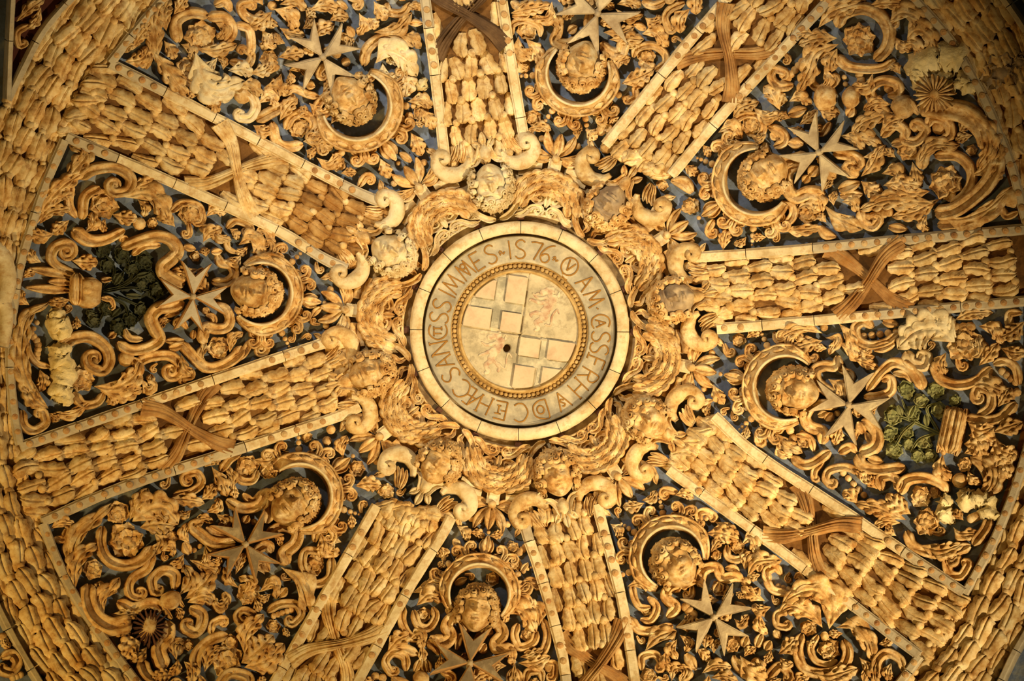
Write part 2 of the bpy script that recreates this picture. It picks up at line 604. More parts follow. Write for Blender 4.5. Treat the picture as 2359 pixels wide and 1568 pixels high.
    if c == 'b':
        r, n = nums[0] * k, int(nums[1])
        p = smooth_path(tr(nums[2:]), 2) if len(nums) > 4 else tr(nums[2:])
        a = arclen(p) if len(p) > 1 else np.zeros(1)
        for s in (np.linspace(0, 1, n) if n > 1 else [0.5]):
            berry(np.interp(s, a, p[:, 0]), np.interp(s, a, p[:, 1]), r, parent, m if m in BERRY else 'stone', zz + 4)
        return None
    raise ValueError(line)


def disc_v(x, y, r, z, h):
    th = np.linspace(0, PI / 2, 5)
    ph = np.linspace(0, 2 * PI, 15)[:-1]
    bx = x + r * np.sin(th)[:, None] * np.cos(ph)[None]
    by = y + r * np.sin(th)[:, None] * np.sin(ph)[None]
    bh = z + h * np.cos(th)[:, None] + 0 * ph[None]
    bh[-1] = -2
    nf = []
    for i in range(4):
        for j in range(14):
            nf.append((i * 14 + j, (i + 1) * 14 + j, (i + 1) * 14 + (j + 1) % 14, i * 14 + (j + 1) % 14))
    return P(bx, by, bh, z + h * 0.5).reshape(-1, 3), nf


GROUPS = []


def group(tr, name, cat, label, lines, m='stone', grp=None, h=0):
    pts = []
    ls = [l.strip() for l in lines.split('/') if l.strip()]
    for l in ls:
        nums = [float(t) for t in l.split()[1:] if t[0] not in '@&z*']
        k = {'t': 2, 's': 2, 'k': 2, 'q': 2, 'a': 2, 'l': 1, 'f': 2, 'b': 2}[l[0]]
        pts.append(tr(nums[k:]))
    c = np.concatenate(pts).mean(0)
    o = thing(name, label, cat, c[0], c[1], h, grp)
    GROUPS.append((c, o))
    for l in ls:
        el(tr, l, o, m)
    return o

# ------------------------------------------------------------------ the vault
def polar(r, a):
    """Pixel at radius r and clock angle a (degrees clockwise from the top of the photograph) around the medallion."""
    t = np.radians(a)
    return MX + np.asarray(r) * np.sin(t), MY - np.asarray(r) * np.cos(t)


def sector(name, r0, r1, a0, a1, h, m, parent=None, nr=24, na=24, bulge=0.0):
    r = np.linspace(r0, r1, nr)
    a = np.linspace(a0, a1, na)
    px, py = polar(r[:, None], a[None, :])
    s = np.linspace(-1, 1, nr)[:, None]
    hh = h + bulge * (1 - s ** 2) + 0 * px
    V = P(px, py, hh)
    V = V.reshape(-1, 3)
    return obj(name, V, [q[::-1] for q in quads(nr, na)], m, parent)


def lathe(name, prof, m, parent, a0=0, a1=360, na=144, mod=None):
    a = np.linspace(a0, a1, na)
    pr = np.array(prof, float)
    px, py = polar(pr[:, None, 0], a[None])
    hh = pr[:, None, 1] + 0 * px
    V = P(px, py, hh)
    return obj(name, V.reshape(-1, 3), [q[::-1] for q in quads(len(pr), na)], m, parent)


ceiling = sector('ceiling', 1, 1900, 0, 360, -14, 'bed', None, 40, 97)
ceiling['kind'] = 'structure'
ceiling['label'] = 'shallow stone dome carrying the carved panels and ribs'

RIBS = {
    'top': ([(1026, 375), (1005, 190), (980, 0), (960, -160), (930, -400)], [(1212, 345), (1180, 160), (1157, 0), (1137, -160), (1105, -400)]),
    'upper right': ([(1394, 335), (1572, 115), (1672, 0), (1872, -230)], [(1545, 405), (1657, 272), (1765, 155), (1905, 5), (2060, -150)]),
    'right': ([(1596, 593), (1790, 580), (1983, 561), (2359, 528), (2400, 524)], [(1650, 757), (1800, 745), (2068, 720), (2359, 693), (2400, 690)]),
    'lower right': ([(1644, 957), (1742, 1045), (1959, 1187), (2220, 1364)], [(1540, 1080), (1579, 1109), (1759, 1238), (1979, 1404), (2118, 1509)]),
    'bottom': ([(1205, 1190), (1217, 1238), (1248, 1330), (1289, 1479), (1304, 1568), (1345, 1900)], [(1375, 1160), (1387, 1208), (1431, 1377), (1462, 1568), (1510, 1900)]),
    'lower left': ([(868, 1163), (780, 1316), (634, 1568), (540, 1730)], [(1040, 1190), (1014, 1238), (939, 1360), (824, 1568), (730, 1730)]),
    'left': ([(790, 778), (712, 801), (458, 886), (47, 1029)], [(830, 935), (763, 964), (502, 1049), (271, 1126), (98, 1201)]),
    'upper left': ([(892, 471), (800, 431), (502, 275), (254, 146)], [(800, 620), (746, 595), (631, 526), (407, 424), (153, 315)]),
}
RANG = {'top': -11, 'upper right': 35.5, 'right': 79, 'lower right': 125, 'bottom': 166, 'lower left': 211, 'left': 254, 'upper left': 301}
PANELS = [('top', 12, 'top', 'upper right'), ('upper right', 57, 'upper right', 'right'), ('right', 102, 'right', 'lower right'),
          ('lower right', 146, 'lower right', 'bottom'), ('bottom', 189, 'bottom', 'lower left'), ('lower left', 233, 'lower left', 'left'),
          ('left', 277, 'left', 'upper left'), ('upper left', 325, 'upper left', 'top')]
for nm, a, ra, rb in PANELS:
    a0, a1 = RANG[ra], RANG[rb]
    if a1 < a0:
        a1 += 360
    sector('painted_panel', 395, 1192, a0, a1, 0, 'blue', ceiling, 20, 24)
sector('spandrel_field', 1262, 1860, 0, 360, -1, 'blue', ceiling, 10, 97)


def ring_shift(a):
    """The vault is a little out of round: its outer ring comes in towards the upper left."""
    return np.interp(np.asarray(a) % 360, [0, 20, 60, 240, 265, 285, 300, 330, 360], [-40, -20, 0, 0, -12, -40, -60, -66, -40])


_a = np.linspace(0, 360, 145)
_r = np.linspace(1178, 1352, 9)
_x, _y = polar(_r[:, None] + ring_shift(_a)[None], _a[None])
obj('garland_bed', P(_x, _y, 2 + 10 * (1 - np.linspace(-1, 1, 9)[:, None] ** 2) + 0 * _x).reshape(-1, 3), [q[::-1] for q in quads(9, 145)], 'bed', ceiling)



def edge_at(poly, r):
    p = smooth_path(poly, 3)
    d = np.hypot(p[:, 0] - MX, p[:, 1] - MY)
    o = np.argsort(d)
    return np.stack([np.interp(r, d[o], p[o, 0]), np.interp(r, d[o], p[o, 1])], -1)


def blocks(parent, path, cuts, pale, wid=12.5, h=34, studs=(), gap=1.0, spacing=29, clip=True):
    """A raised border of stone blocks with studs along a pixel path; cuts and ranges are fractions of its length."""
    p = smooth_path(path, 3)
    a = arclen(p)
    L = np.linalg.norm(np.diff(p, axis=0), axis=1).sum()
    cuts = [0] + list(cuts) + [1]
    for i in range(len(cuts) - 1):
        s = np.linspace(cuts[i] + gap / L, cuts[i + 1] - gap / L, max(4, int((cuts[i + 1] - cuts[i]) * L / 12)))
        q = np.stack([np.interp(s, a, p[:, 0]), np.interp(s, a, p[:, 1])], -1)
        mid = (cuts[i] + cuts[i + 1]) / 2
        pl = any(u <= mid <= v for u, v in pale)
        w = wid * (1 + 0.03 * np.sin(s * 37)) * (1 + random.uniform(-0.03, 0.03))
        V, Fc = tube(q, w, h + random.uniform(-2, 2), 0, 'flat', h0=h)
        b = obj('border_block', V, Fc, 'pale' if pl else 'grey', parent, smooth=False)
        for u, v in studs:
            n = max(1, int((v - u) * L / spacing))
            for j in range(n):
                f = u + (v - u) * (j + 0.5) / n
                if cuts[i] < f <= cuts[i + 1]:
                    x, y = np.interp(f, a, p[:, 0]), np.interp(f, a, p[:, 1])
                    if -60 < x < 2420 and -60 < y < 1630:
                        inst('stud', STUD, scaled(frame(x, y, 0, h, h), 7.6, 7.6, 7.0), b)


def rib(name, label, tip, rend, ribbon_at, ribm, cutsL, cutsR, paleL, paleR, studL, studR, pitch=62, dark=(0, 0)):
    EL, ER = RIBS[name]
    r0 = 402
    c = (edge_at(EL, 700) + edge_at(ER, 700)) / 2
    t = thing('garland_rib', label, 'rib', c[0], c[1], 0)
    blocks(t, EL, cutsL, paleL, studs=studL)
    blocks(t, ER, cutsR, paleR, studs=studR)
    rr = np.linspace(r0, rend, 60)
    A, B = edge_at(EL, rr), edge_at(ER, rr)
    s = np.linspace(-1, 1, 13)
    pt = A[:, None] * (1 - s[None, :, None]) / 2 + B[:, None] * (1 + s[None, :, None]) / 2
    V = P(pt[..., 0], pt[..., 1], 4 + 20 * (1 - s[None] ** 2) + 0 * pt[..., 0], 10)
    obj('rib_bed', V.reshape(-1, 3), [q for q in quads(60, 13)], 'bed', t)

    def at(r, s):
        a, b = edge_at(EL, np.array([r]))[0], edge_at(ER, np.array([r]))[0]
        return a * (1 - s) / 2 + b * (1 + s) / 2
    rpaths = []
    if ribbon_at:
        for u, v in ((-1, 1), (1, -1)):
            rpaths.append(smooth_path([at(ribbon_at - 84, u * 0.94), at(ribbon_at - 44, u * 0.60), at(ribbon_at, 0.06 * u), at(ribbon_at + 46, v * 0.60), at(ribbon_at + 92, v * 0.94)]))
    r, row = r0 + 26, 0
    while r < rend - 16:
        pitch = 48 + 13 * (r - 430) / 720
        nl = 4 if row % 2 else 5
        for j in range(nl):
            sj = (j - (nl - 1) / 2) * 0.40 + random.gauss(0, 0.02)
            x, y = at(r + random.uniform(-3, 3), sj)
            x2, y2 = at(r + 10, sj)
            if not (-70 < x < 2430 and -70 < y < 1640):
                continue
            if any(np.min(np.hypot(q[:, 0] - x, q[:, 1] - y)) < 15 for q in rpaths):
                continue
            ang = math.atan2(y2 - y, x2 - x) + (0 if tip > 0 else PI) + random.gauss(0, 0.14)
            L = pitch * random.uniform(1.06, 1.2)
            hb = 4 + 20 * (1 - sj ** 2)
            mt = frame(x - math.cos(ang) * L * 0.5, y - math.sin(ang) * L * 0.5, ang, hb, hb + 12)
            roll = math.atan(-sj * 0.55) * (1 if tip > 0 else -1)
            mt = mt @ Matrix.Rotation(-roll, 4, 'X') @ Matrix.Rotation(random.gauss(-0.05, 0.06), 4, 'Y')
            wd_ = random.uniform(49, 62) * (0.88 if abs(sj) > 0.6 else 1.0)
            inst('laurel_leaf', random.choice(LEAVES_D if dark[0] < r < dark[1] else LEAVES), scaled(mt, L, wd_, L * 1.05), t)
            if j < nl - 1 and random.random() < 0.88:
                bx, by = at(r + tip * pitch * 0.40, sj + 0.20)
                if not any(np.min(np.hypot(q[:, 0] - bx, q[:, 1] - by)) < 18 for q in rpaths):
                    berry(bx + random.uniform(-2, 2), by + random.uniform(-2, 2), random.uniform(8.5, 10.5), t, 'leaf', hb + 9)
        r += pitch
        row += 1
    # the ribbon crossed over the garland
    if ribbon_at:
        for kk, q in enumerate(rpaths):
            sc = np.linspace(-1, 1, len(q))
            w = 12 + 10 * np.abs(sc) ** 1.5
            V, Fc = tube(q, w, 14 + 12 * (1 - sc ** 2) + 3 * np.sin(sc * 9), 16 + kk * 8, 'pleat')
            obj('ribbon', V, Fc, ribm, t)
    return t


rib('top', 'garland rib running to the top edge of the frame, with sooty brown ribbon', -1, 1100, 742, 'dark',
    (0.26, 0.40, 0.52, 0.74), (0.1, 0.3, 0.46, 0.72), [(0, 0.36)], [(0, 0.40)], [(0.27, 0.6)], [(0.28, 0.6)])
rib('upper right', 'garland rib climbing to the upper right, tied with a rust brown ribbon', -1, 1100, 800, 'brown',
    (0.28, 0.46, 0.64), (0.2, 0.36, 0.56, 0.76), [(0, 0.75)], [(0, 0.62)], [(0.34, 0.9)], [(0.3, 0.9)])
rib('right', 'garland rib running level to the right edge, tied with an orange brown ribbon', 1, 1200, 815, 'brown',
    (0.15, 0.34, 0.6, 0.82), (0.14, 0.3, 0.5, 0.75), [(0, 0.32)], [(0, 0.42)], [(0.36, 0.98)], [(0.0, 0.1), (0.4, 0.98)])
rib('lower right', 'garland rib falling to the lower right corner, tied with a rust streaked ribbon', 1, 1215, 815, 'brown',
    (0.22, 0.40, 0.58, 0.76), (0.13, 0.33, 0.54, 0.74), [(0, 0.70)], [(0.05, 0.66)], [(0.68, 0.98)], [(0.08, 0.16), (0.68, 0.98)])
rib('bottom', 'garland rib dropping to the bottom edge right of centre, tied with a wide brown ribbon', 1, 1100, 792, 'brown',
    (0.08, 0.22, 0.36, 0.52, 0.74), (0.1, 0.28, 0.46, 0.7), [(0.1, 0.6)], [(0, 0.6)], [(0.1, 0.34), (0.4, 0.5)], [(0.03, 0.24), (0.34, 0.44)])
rib('lower left', 'cream garland rib falling to the bottom edge left of centre, tied with a pale ribbon', 1, 1100, 835, 'leaf',
    (0.2, 0.42, 0.66, 0.84), (0.14, 0.34, 0.55, 0.8), [(0.05, 0.9)], [(0, 0.9)], [(0.08, 0.2), (0.35, 0.6)], [(0.3, 0.4), (0.5, 0.62)])
rib('left', 'garland rib running to the left edge below the vase panel, its ribbon streaked orange', -1, 1215, 795, 'brown',
    (0.18, 0.40, 0.62, 0.82), (0.2, 0.36, 0.58, 0.8), [(0.08, 0.66)], [(0, 0.46)], [(0.06, 0.24), (0.42, 0.99)], [(0.10, 0.3), (0.46, 0.98)])
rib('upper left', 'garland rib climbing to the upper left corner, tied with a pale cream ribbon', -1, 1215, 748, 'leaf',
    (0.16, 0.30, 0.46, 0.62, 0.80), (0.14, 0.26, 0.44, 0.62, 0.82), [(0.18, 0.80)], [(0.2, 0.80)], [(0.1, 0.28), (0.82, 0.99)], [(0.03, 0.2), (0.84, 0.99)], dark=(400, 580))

# borders that close the panels on the outside
BORD = {
    'left': [(150, 322), (106, 425), (71, 530), (48, 610), (34, 690), (26, 775), (25, 860), (33, 950), (47, 1025)],
    'upper left': [(254, 146), (310, 75), (376, 0), (470, -90)],
    'upper right': [(2060, -50), (2108, 0), (2190, 95), (2232, 165), (2271, 237), (2325, 370), (2359, 495), (2372, 540)],
    'right': [(2385, 700), (2386, 800), (2380, 950), (2359, 1055), (2319, 1174), (2270, 1280), (2220, 1368)],
    'lower right': [(2118, 1509), (2081, 1560), (2010, 1650)],
    'lower left': [(99, 1204), (146, 1320), (186, 1392), (234, 1462), (312, 1565), (380, 1640)],
}
BL = {'left': 'grey studded border closing the left panel on its outer side', 'upper left': 'short grey studded border at the outer end of the upper left panel',
      'upper right': 'stained border curving down the outer side of the upper right panel', 'right': 'grey weathered border at the outer side of the panel with the green bouquet',
      'lower right': 'short grey border at the outer corner of the lower right panel', 'lower left': 'studded border slanting down the outer side of the lower left panel'}
for k, p in BORD.items():
    t = thing('panel_border', BL[k], 'border', *p[len(p) // 2])
    blocks(t, p, (0.25, 0.5, 0.75), [], wid=11, h=32, studs=[(0.02, 0.98)], spacing=34)

# outer garland ring
t = thing('outer_garland', 'broad garland ring of overlapping laurel leaves running behind the panels at the frame edge', 'garland', 60, 1250)
RI, RO = 1204, 1338
cnt = 0
for j in range(5):
    r = RI + (RO - RI) * j / 4
    n = int(2 * PI * r / 66)
    for i in range(n):
        a = 360 * (i + 0.5 * (j % 2)) / n
        x, y = polar(r + ring_shift(a), a)
        if not (-40 < x < 2400 and -40 < y < 1610):
            continue
        if cnt >= 298:
            break
        sgn = 1 if (180 < a < 301 or a < 79) else -1
        if 301 < a < 360:
            sgn = -1
        ang = math.radians(a) + (0 if sgn > 0 else PI) + random.gauss(0, 0.14)
        L = random.uniform(66, 84)
        hb = 6 + 16 * (1 - (2 * j / 4 - 1) ** 2)
        mt = frame(x - math.cos(ang) * L / 2, y - math.sin(ang) * L / 2, ang, hb, hb + 12)
        inst('laurel_leaf', random.choice(LEAVES), scaled(mt @ Matrix.Rotation(random.gauss(0, 0.09), 4, 'X'), L, random.uniform(60, 76), L * 0.95), t)
        bx, by = polar(r + ring_shift(a), a + sgn * math.degrees(40 / r))
        berry(bx, by, random.uniform(8, 11), t, 'leaf', hb + 5)
        cnt += 1
EDGE = [('upper left', [(20, 232), (52, 165), (100, 75), (163, 0), (230, -70)], 'grey strip curving across the upper left corner beside the red wedge'),
        ('lower left', [(-40, 1320), (0, 1404), (45, 1490), (92, 1568), (130, 1630)], 'grey strip crossing the lower left corner of the frame'),
        ('upper right', [(2262, -60), (2312, 0), (2359, 68), (2400, 135)], 'grey strip crossing the upper right corner of the frame'),
        ('lower right', [(2390, 1410), (2337, 1500), (2303, 1570), (2270, 1630)], 'grey strip crossing the lower right corner of the frame')]
for k, p, lb in EDGE:
    t = thing('edge_strip', lb, 'strip', *p[1])
    blocks(t, p, (0.4, 0.7), [], wid=8, h=30)
t = thing('edge_strip', 'straight upright grey strip at the far upper left of the frame', 'strip', 26, 100)
blocks(t, [(33, -40), (30, 0), (24, 120), (20, 230)], (0.5,), [], wid=7, h=34)
wedge = [(25, 225), (52, 160), (98, 75), (160, 0), (200, -45), (36, -45), (30, 60)]
w = np.array(wedge, float)
V = P(w[:, 0], w[:, 1], np.full(len(w), 3.0))
o = obj('painted_wedge', V, [tuple(range(len(w)))], 'red', ceiling, smooth=False)

# ------------------------------------------------------------------ the medallion
med = thing('medallion', 'round inscribed boss at the dome centre with quartered shield and the date 1576', 'medallion', MX, MY)
lathe('collar', [(218, -6), (252, -6), (252, 8), (300, 8), (318, 16), (360, 16), (368, 8), (398, 8), (404, -8)], 'collar', med)
lathe('inscription_band', [(158.5, 14), (159, 17), (163, 20), (166, 17), (213, 17), (216, 21), (219, 21), (220, -6)], 'band', med, na=180)
lathe('bead_cove', [(134, 4), (136, 15), (139, 18), (142, 15), (144, 6), (150, 2), (156, 6), (158.5, 15)], 'beadring', med, na=180)
for i in range(16):
    a = i * 22.5 + 0.6
    lathe('ring_block', [(225.5, -8), (225.5, 33), (228, 36), (240, 37), (249, 34), (253, 28), (254, -8)], 'pale', med, a + 0.18, a + 22.32, 14)
    x, y = polar(262, a)
    V, Fc = tube(smooth_path([polar(255, a), polar(278, a)], 4), 8.0, 20, 0, 'flat')
    obj('seam_stone', V, Fc, 'burr', med, smooth=False)
for i in range(88):
    x, y = polar(150, 360 * i / 88)
    inst('bead', BERRY['beadring'], scaled(frame(x, y, 0, 7, 8), 5.0), med)

# shield: a height field with its two dividing grooves and two drilled holes
C0 = np.array([1198.5, 770.5])
th = math.radians(8.5)
ex, ey = np.array([math.cos(th), math.sin(th)]), np.array([-math.sin(th), math.cos(th)])
rr = np.r_[np.linspace(0.5, 131, 66), 134, 137]
aa = np.linspace(0, 360, 217)
px, py = polar(rr[:, None], aa[None])
lx = (px - C0[0]) * ex[0] + (py - C0[1]) * ex[1]
ly = (px - C0[0]) * ey[0] + (py - C0[1]) * ey[1]
hh = 10 - 3.5 * np.exp(-(lx / 2.0) ** 2) - 3.5 * np.exp(-(ly / 2.0) ** 2)
hh += 3.0 * np.exp(-((lx - 4.6) / 1.8) ** 2) + 3.0 * np.exp(-((ly - 4.6) / 1.8) ** 2)
hx, hy = 930 + 703 / 2.958, 490 + 922 / 2.958
hh -= 46 / (1 + np.exp((np.hypot(px - hx, (py - hy) * 0.95) - 8.0) * 2.0))
hx, hy = 930 + 826 / 2.958, 490 + 860 / 2.958
hh -= 26 / (1 + np.exp((np.hypot(px - hx, py - hy) - 3.6) * 2.5))
V = P(px, py, hh)
obj('shield', V.reshape(-1, 3), [q[::-1] for q in quads(len(rr), len(aa))], 'shield', med)


def shield_box(nm, x, y, w, h, z0, z1, m, n=8):
    g = np.linspace(-0.5, 0.5, n)
    g = np.r_[g[0], g, g[-1]]
    X, Y = np.meshgrid(x + g * w, y + g * h, indexing='ij')
    qx = C0[0] + X * ex[0] + Y * ey[0]
    qy = C0[1] + X * ex[1] + Y * ey[1]
    d = np.hypot(qx - MX, qy - MY)
    f = np.minimum(1, 131.5 / np.maximum(d, 1e-6))
    qx, qy = MX + (qx - MX) * f, MY + (qy - MY) * f
    H = np.full(X.shape, float(z1))
    H[0, :] = H[-1, :] = H[:, 0] = H[:, -1] = z0
    return obj(nm, P(qx, qy, H).reshape(-1, 3), [q[::-1] for q in quads(n + 2, n + 2)], m, med, smooth=False)


for x, y, w, h in [(-64, -60, 118, 22), (-60, -66, 22, 118), (62, 60, 118, 22), (62, 60, 22, 118)]:
    shield_box('shield_cross_arm', x, y, w, h, 5, 11.2 + (0.4 if w > h else 0), 'grcross')
for x, y, w, h in [(-24, -101, 45, 62), (-25.5, -25, 46, 44), (-104, -25, 62, 46), (-94, -93, 44, 44), (25, 26, 46, 42), (100, 24, 64, 44), (22, 98, 46, 54), (89, 88, 52, 42)]:
    shield_box('shield_square', x, y, w, h, 5, 17, 'field')
ZT = Tr(930, 490, 1 / 2.958)
LION = [('s 74 56 1020 555 1000 610 960 680 950 735', 's 54 40 1030 530 985 530 930 548', 's 30 18 990 600 930 612 866 590 856 606', 's 26 16 985 575 920 580 880 548', 's 44 24 950 720 905 745 915 790 890 802',
         's 34 20 955 690 905 680 868 690 872 712', 's 15 11 962 760 1000 765 1010 705 1045 660 1058 690', 's 26 16 1050 580 1062 540', 's 20 12 925 545 895 556'),
        ('s 66 48 660 850 650 905 610 960 590 1010', 's 50 36 670 830 620 840 570 850', 's 30 18 650 905 580 945 512 972', 's 26 16 640 880 570 900 530 880', 's 40 22 600 1000 560 1040 580 1080 550 1092',
         's 32 18 610 1000 650 1050 640 1085', 's 15 11 640 1020 690 1060 700 1000 715 955 740 990', 's 20 12 690 870 700 830')]
for lns in LION:
    parts = []
    for l in lns:
        n = [float(t) for t in l.split()[1:]]
        p = smooth_path(ZT(n[2:]), 2.5)
        w = taper(len(p), n[0] / 5.9, n[1] / 5.9) * (1 + 0.12 * np.sin(np.arange(len(p)) * 1.3))
        w[0] *= 0.5
        w[-1] *= 0.5
        V, Fc = tube(p, w, 3.2, 9, 'round', h0=10)
        parts.append((V, Fc))
    V, Fc = joinm(parts)
    obj('lion', V, Fc, 'lion', med)['label'] = 'faded red lion rearing on its quarter of the shield'

# lettering: strokes in a box one unit high, read clockwise with the tops outward
GL = {
    'I': [[(0, 0), (0, 1)]], '1': [[(0, 0), (0, 1)]],
    'S': [[(-.26, .12), (-.1, .0), (.12, .02), (.27, .2), (.18, .42), (-.12, .58), (-.24, .78), (-.1, .97), (.12, 1.0), (.26, .88)]],
    '7': [[(-.3, .92), (-.1, .97), (.34, .97)], [(.34, .97), (-.02, 0)]],
    '6': [[(.36, 1.08), (.05, .9), (-.2, .55), (-.24, .25), (-.08, .02), (.14, .04), (.26, .25), (.14, .47), (-.06, .46), (-.2, .3)]],
    '~': [[(-.2, .42), (-.08, .58), (.02, .45), (.12, .3), (.24, .46)], [(-.16, .26), (-.06, .4)]],
    '.': [[(-.05, .45), (.05, .55)]],
    'Q': [[(.45 * math.cos(a), .5 + .5 * math.sin(a)) for a in np.linspace(-PI / 2, 1.5 * PI, 22)], [(-.2, .82), (0, .22), (.2, .82)], [(-.1, .0), (-.02, -.12), (.2, -.2), (.34, -.16)]],
    'A': [[(-.3, 0), (0, 1), (.3, 0)], [(-.17, .4), (.17, .4)]],
    'M': [[(-.38, 0), (-.26, 1), (0, .2), (.26, 1), (.38, 0)]],
    'CA': [[(.3, .1), (.05, 0), (-.25, .1), (-.42, .5), (-.25, .9), (.05, 1), (.3, .9)], [(-.15, .22), (.06, .78), (.26, .22)], [(-.06, .42), (.17, .42)]],
    'C': [[(.34, .12), (.1, 0), (-.2, .08), (-.4, .5), (-.2, .92), (.1, 1), (.34, .88)]],
    'F': [[(-.2, 0), (-.2, 1), (.3, 1)], [(-.2, .52), (.2, .52)], [(-.34, 0), (.0, 0)]],
    'R': [[(-.24, 0), (-.24, 1), (.1, 1), (.26, .82), (.2, .6), (-.24, .5)], [(0, .5), (.32, 0)]],
    'H': [[(-.3, 0), (-.3, 1)], [(.3, 0), (.3, 1)], [(-.3, .5), (.3, .5)], [(-.38, 0), (-.22, 0)], [(.22, 1), (.38, 1)]],
    'VS': [[(-.36, 1), (0, 0), (.36, 1)], [(-.1, .5), (.02, .42), (.1, .52), (.0, .64), (-.06, .74), (.06, .82), (.12, .76)]],
    'DO': [[(-.36, 0), (-.36, 1), (0, 1), (.34, .8), (.42, .5), (.34, .2), (0, 0), (-.36, 0)], [(.02 + .19 * math.cos(a), .5 + .22 * math.sin(a)) for a in np.linspace(0, 2 * PI, 14)]],
    'ET': [[(.36, .02), (-.26, 0), (-.26, 1), (.36, .98)], [(-.26, .5), (.02, .5)], [(.16, .26), (.16, .66)], [(.0, .7), (.34, .7)], [(.06, .26), (.26, .26)]],
    'AE': [[(-.42, 0), (.06, 1), (.06, 0), (.42, .02)], [(.06, 1), (.40, .98)], [(-.2, .45), (.34, .5)]],
    'N': [[(-.32, 0), (-.32, 1), (.32, 0), (.32, 1)], [(-.42, 1), (-.3, 1)], [(.24, 1), (.42, 1)]],
    'CTI': [[(.36, .1), (.08, 0), (-.25, .1), (-.45, .5), (-.25, .9), (.08, 1), (.36, .9)], [(-.12, .3), (-.12, .72)], [(-.26, .72), (.02, .72)], [(.16, .3), (.16, .72)], [(.06, .3), (.26, .3)], [(.06, .72), (.26, .72)]],
    'NO': [[(-.36, 0), (-.3, 1), (.02, .1), (.2, 1), (.36, 0)], [(.0 + .13 * math.cos(a), .72 + .15 * math.sin(a)) for a in np.linspace(0, 2 * PI, 12)]],
    'E': [[(.28, .02), (-.22, 0), (-.22, 1), (.28, .98)], [(-.22, .5), (.18, .5)]],
}
ROUNDS = {'S', '6', '~', 'C'}
TXT = [('1', 722, 250), ('S', 795, 253), ('7', 900, 258), ('6', 968, 285), ('~', 1040, 302), ('Q', 1135, 362), ('A', 1238, 475), ('M', 1312, 575), ('.', 1330, 650), ('CA', 1352, 745), ('S', 1352, 845), ('S', 1332, 925),
       ('F', 1312, 1015), ('R', 1265, 1110), ('H', 1190, 1195), ('VS', 1085, 1290), ('DO', 935, 1338), ('C', 797, 1360), ('ET', 665, 1350), ('H', 545, 1318), ('AE', 462, 1275), ('C', 385, 1212), ('S', 302, 1120), ('A', 252, 1030),
       ('N', 212, 930), ('CTI', 205, 808), ('S', 222, 712), ('S', 242, 625), ('I', 288, 545), ('M', 330, 480), ('NO', 408, 375), ('E', 492, 322), ('S', 588, 275), ('~', 662, 250)]
for g, zx, zy in TXT:
    dx, dy = zx - 790, zy - 805
    L = math.hypot(dx, dy)
    r0 = 167 if g not in '~.' else 172
    H = 42 if g not in '~.' else 30
    tr = Tr(out=(dx, dy), c=(MX, MY), k=1.0, mirror=-1)
    parts = []
    for st in GL[g]:
        loc = [(x * H, r0 + y * H) for x, y in st]
        curved = g in ROUNDS or len(st) > 6 or (g in ('CA', 'CTI', 'VS', 'Q', 'R') and len(st) > 4) or (g == 'Q' and st[0] == (-.1, .0))
        p = tr(loc)
        if curved:
            p = smooth_path(p, 2.0)
            runs = [p]
        else:
            runs = [smooth_path(np.array([p[i], p[i + 1]]), 4) for i in range(len(p) - 1)]
        for q in runs:
            V, Fc = tube(q, 1.8, 3.2, 16.2, 'round', h0=18)
            parts.append((V, Fc))
    V, Fc = joinm(parts)
    obj('letter', V, Fc, 'letter', med)

t = thing('stone_console', 'smooth beige scrolled console half out of the frame at the left edge', 'console', 8, 640)
for q, w_ in (([(-30, 560), (6, 590), (18, 650), (4, 700)], 20), ([(-30, 690), (8, 700), (14, 740), (4, 800)], 16)):
    V, Fc = tube(smooth_path(q), w_, 42, 4, 'band')
    obj('roll', V, Fc, 'pale', t)

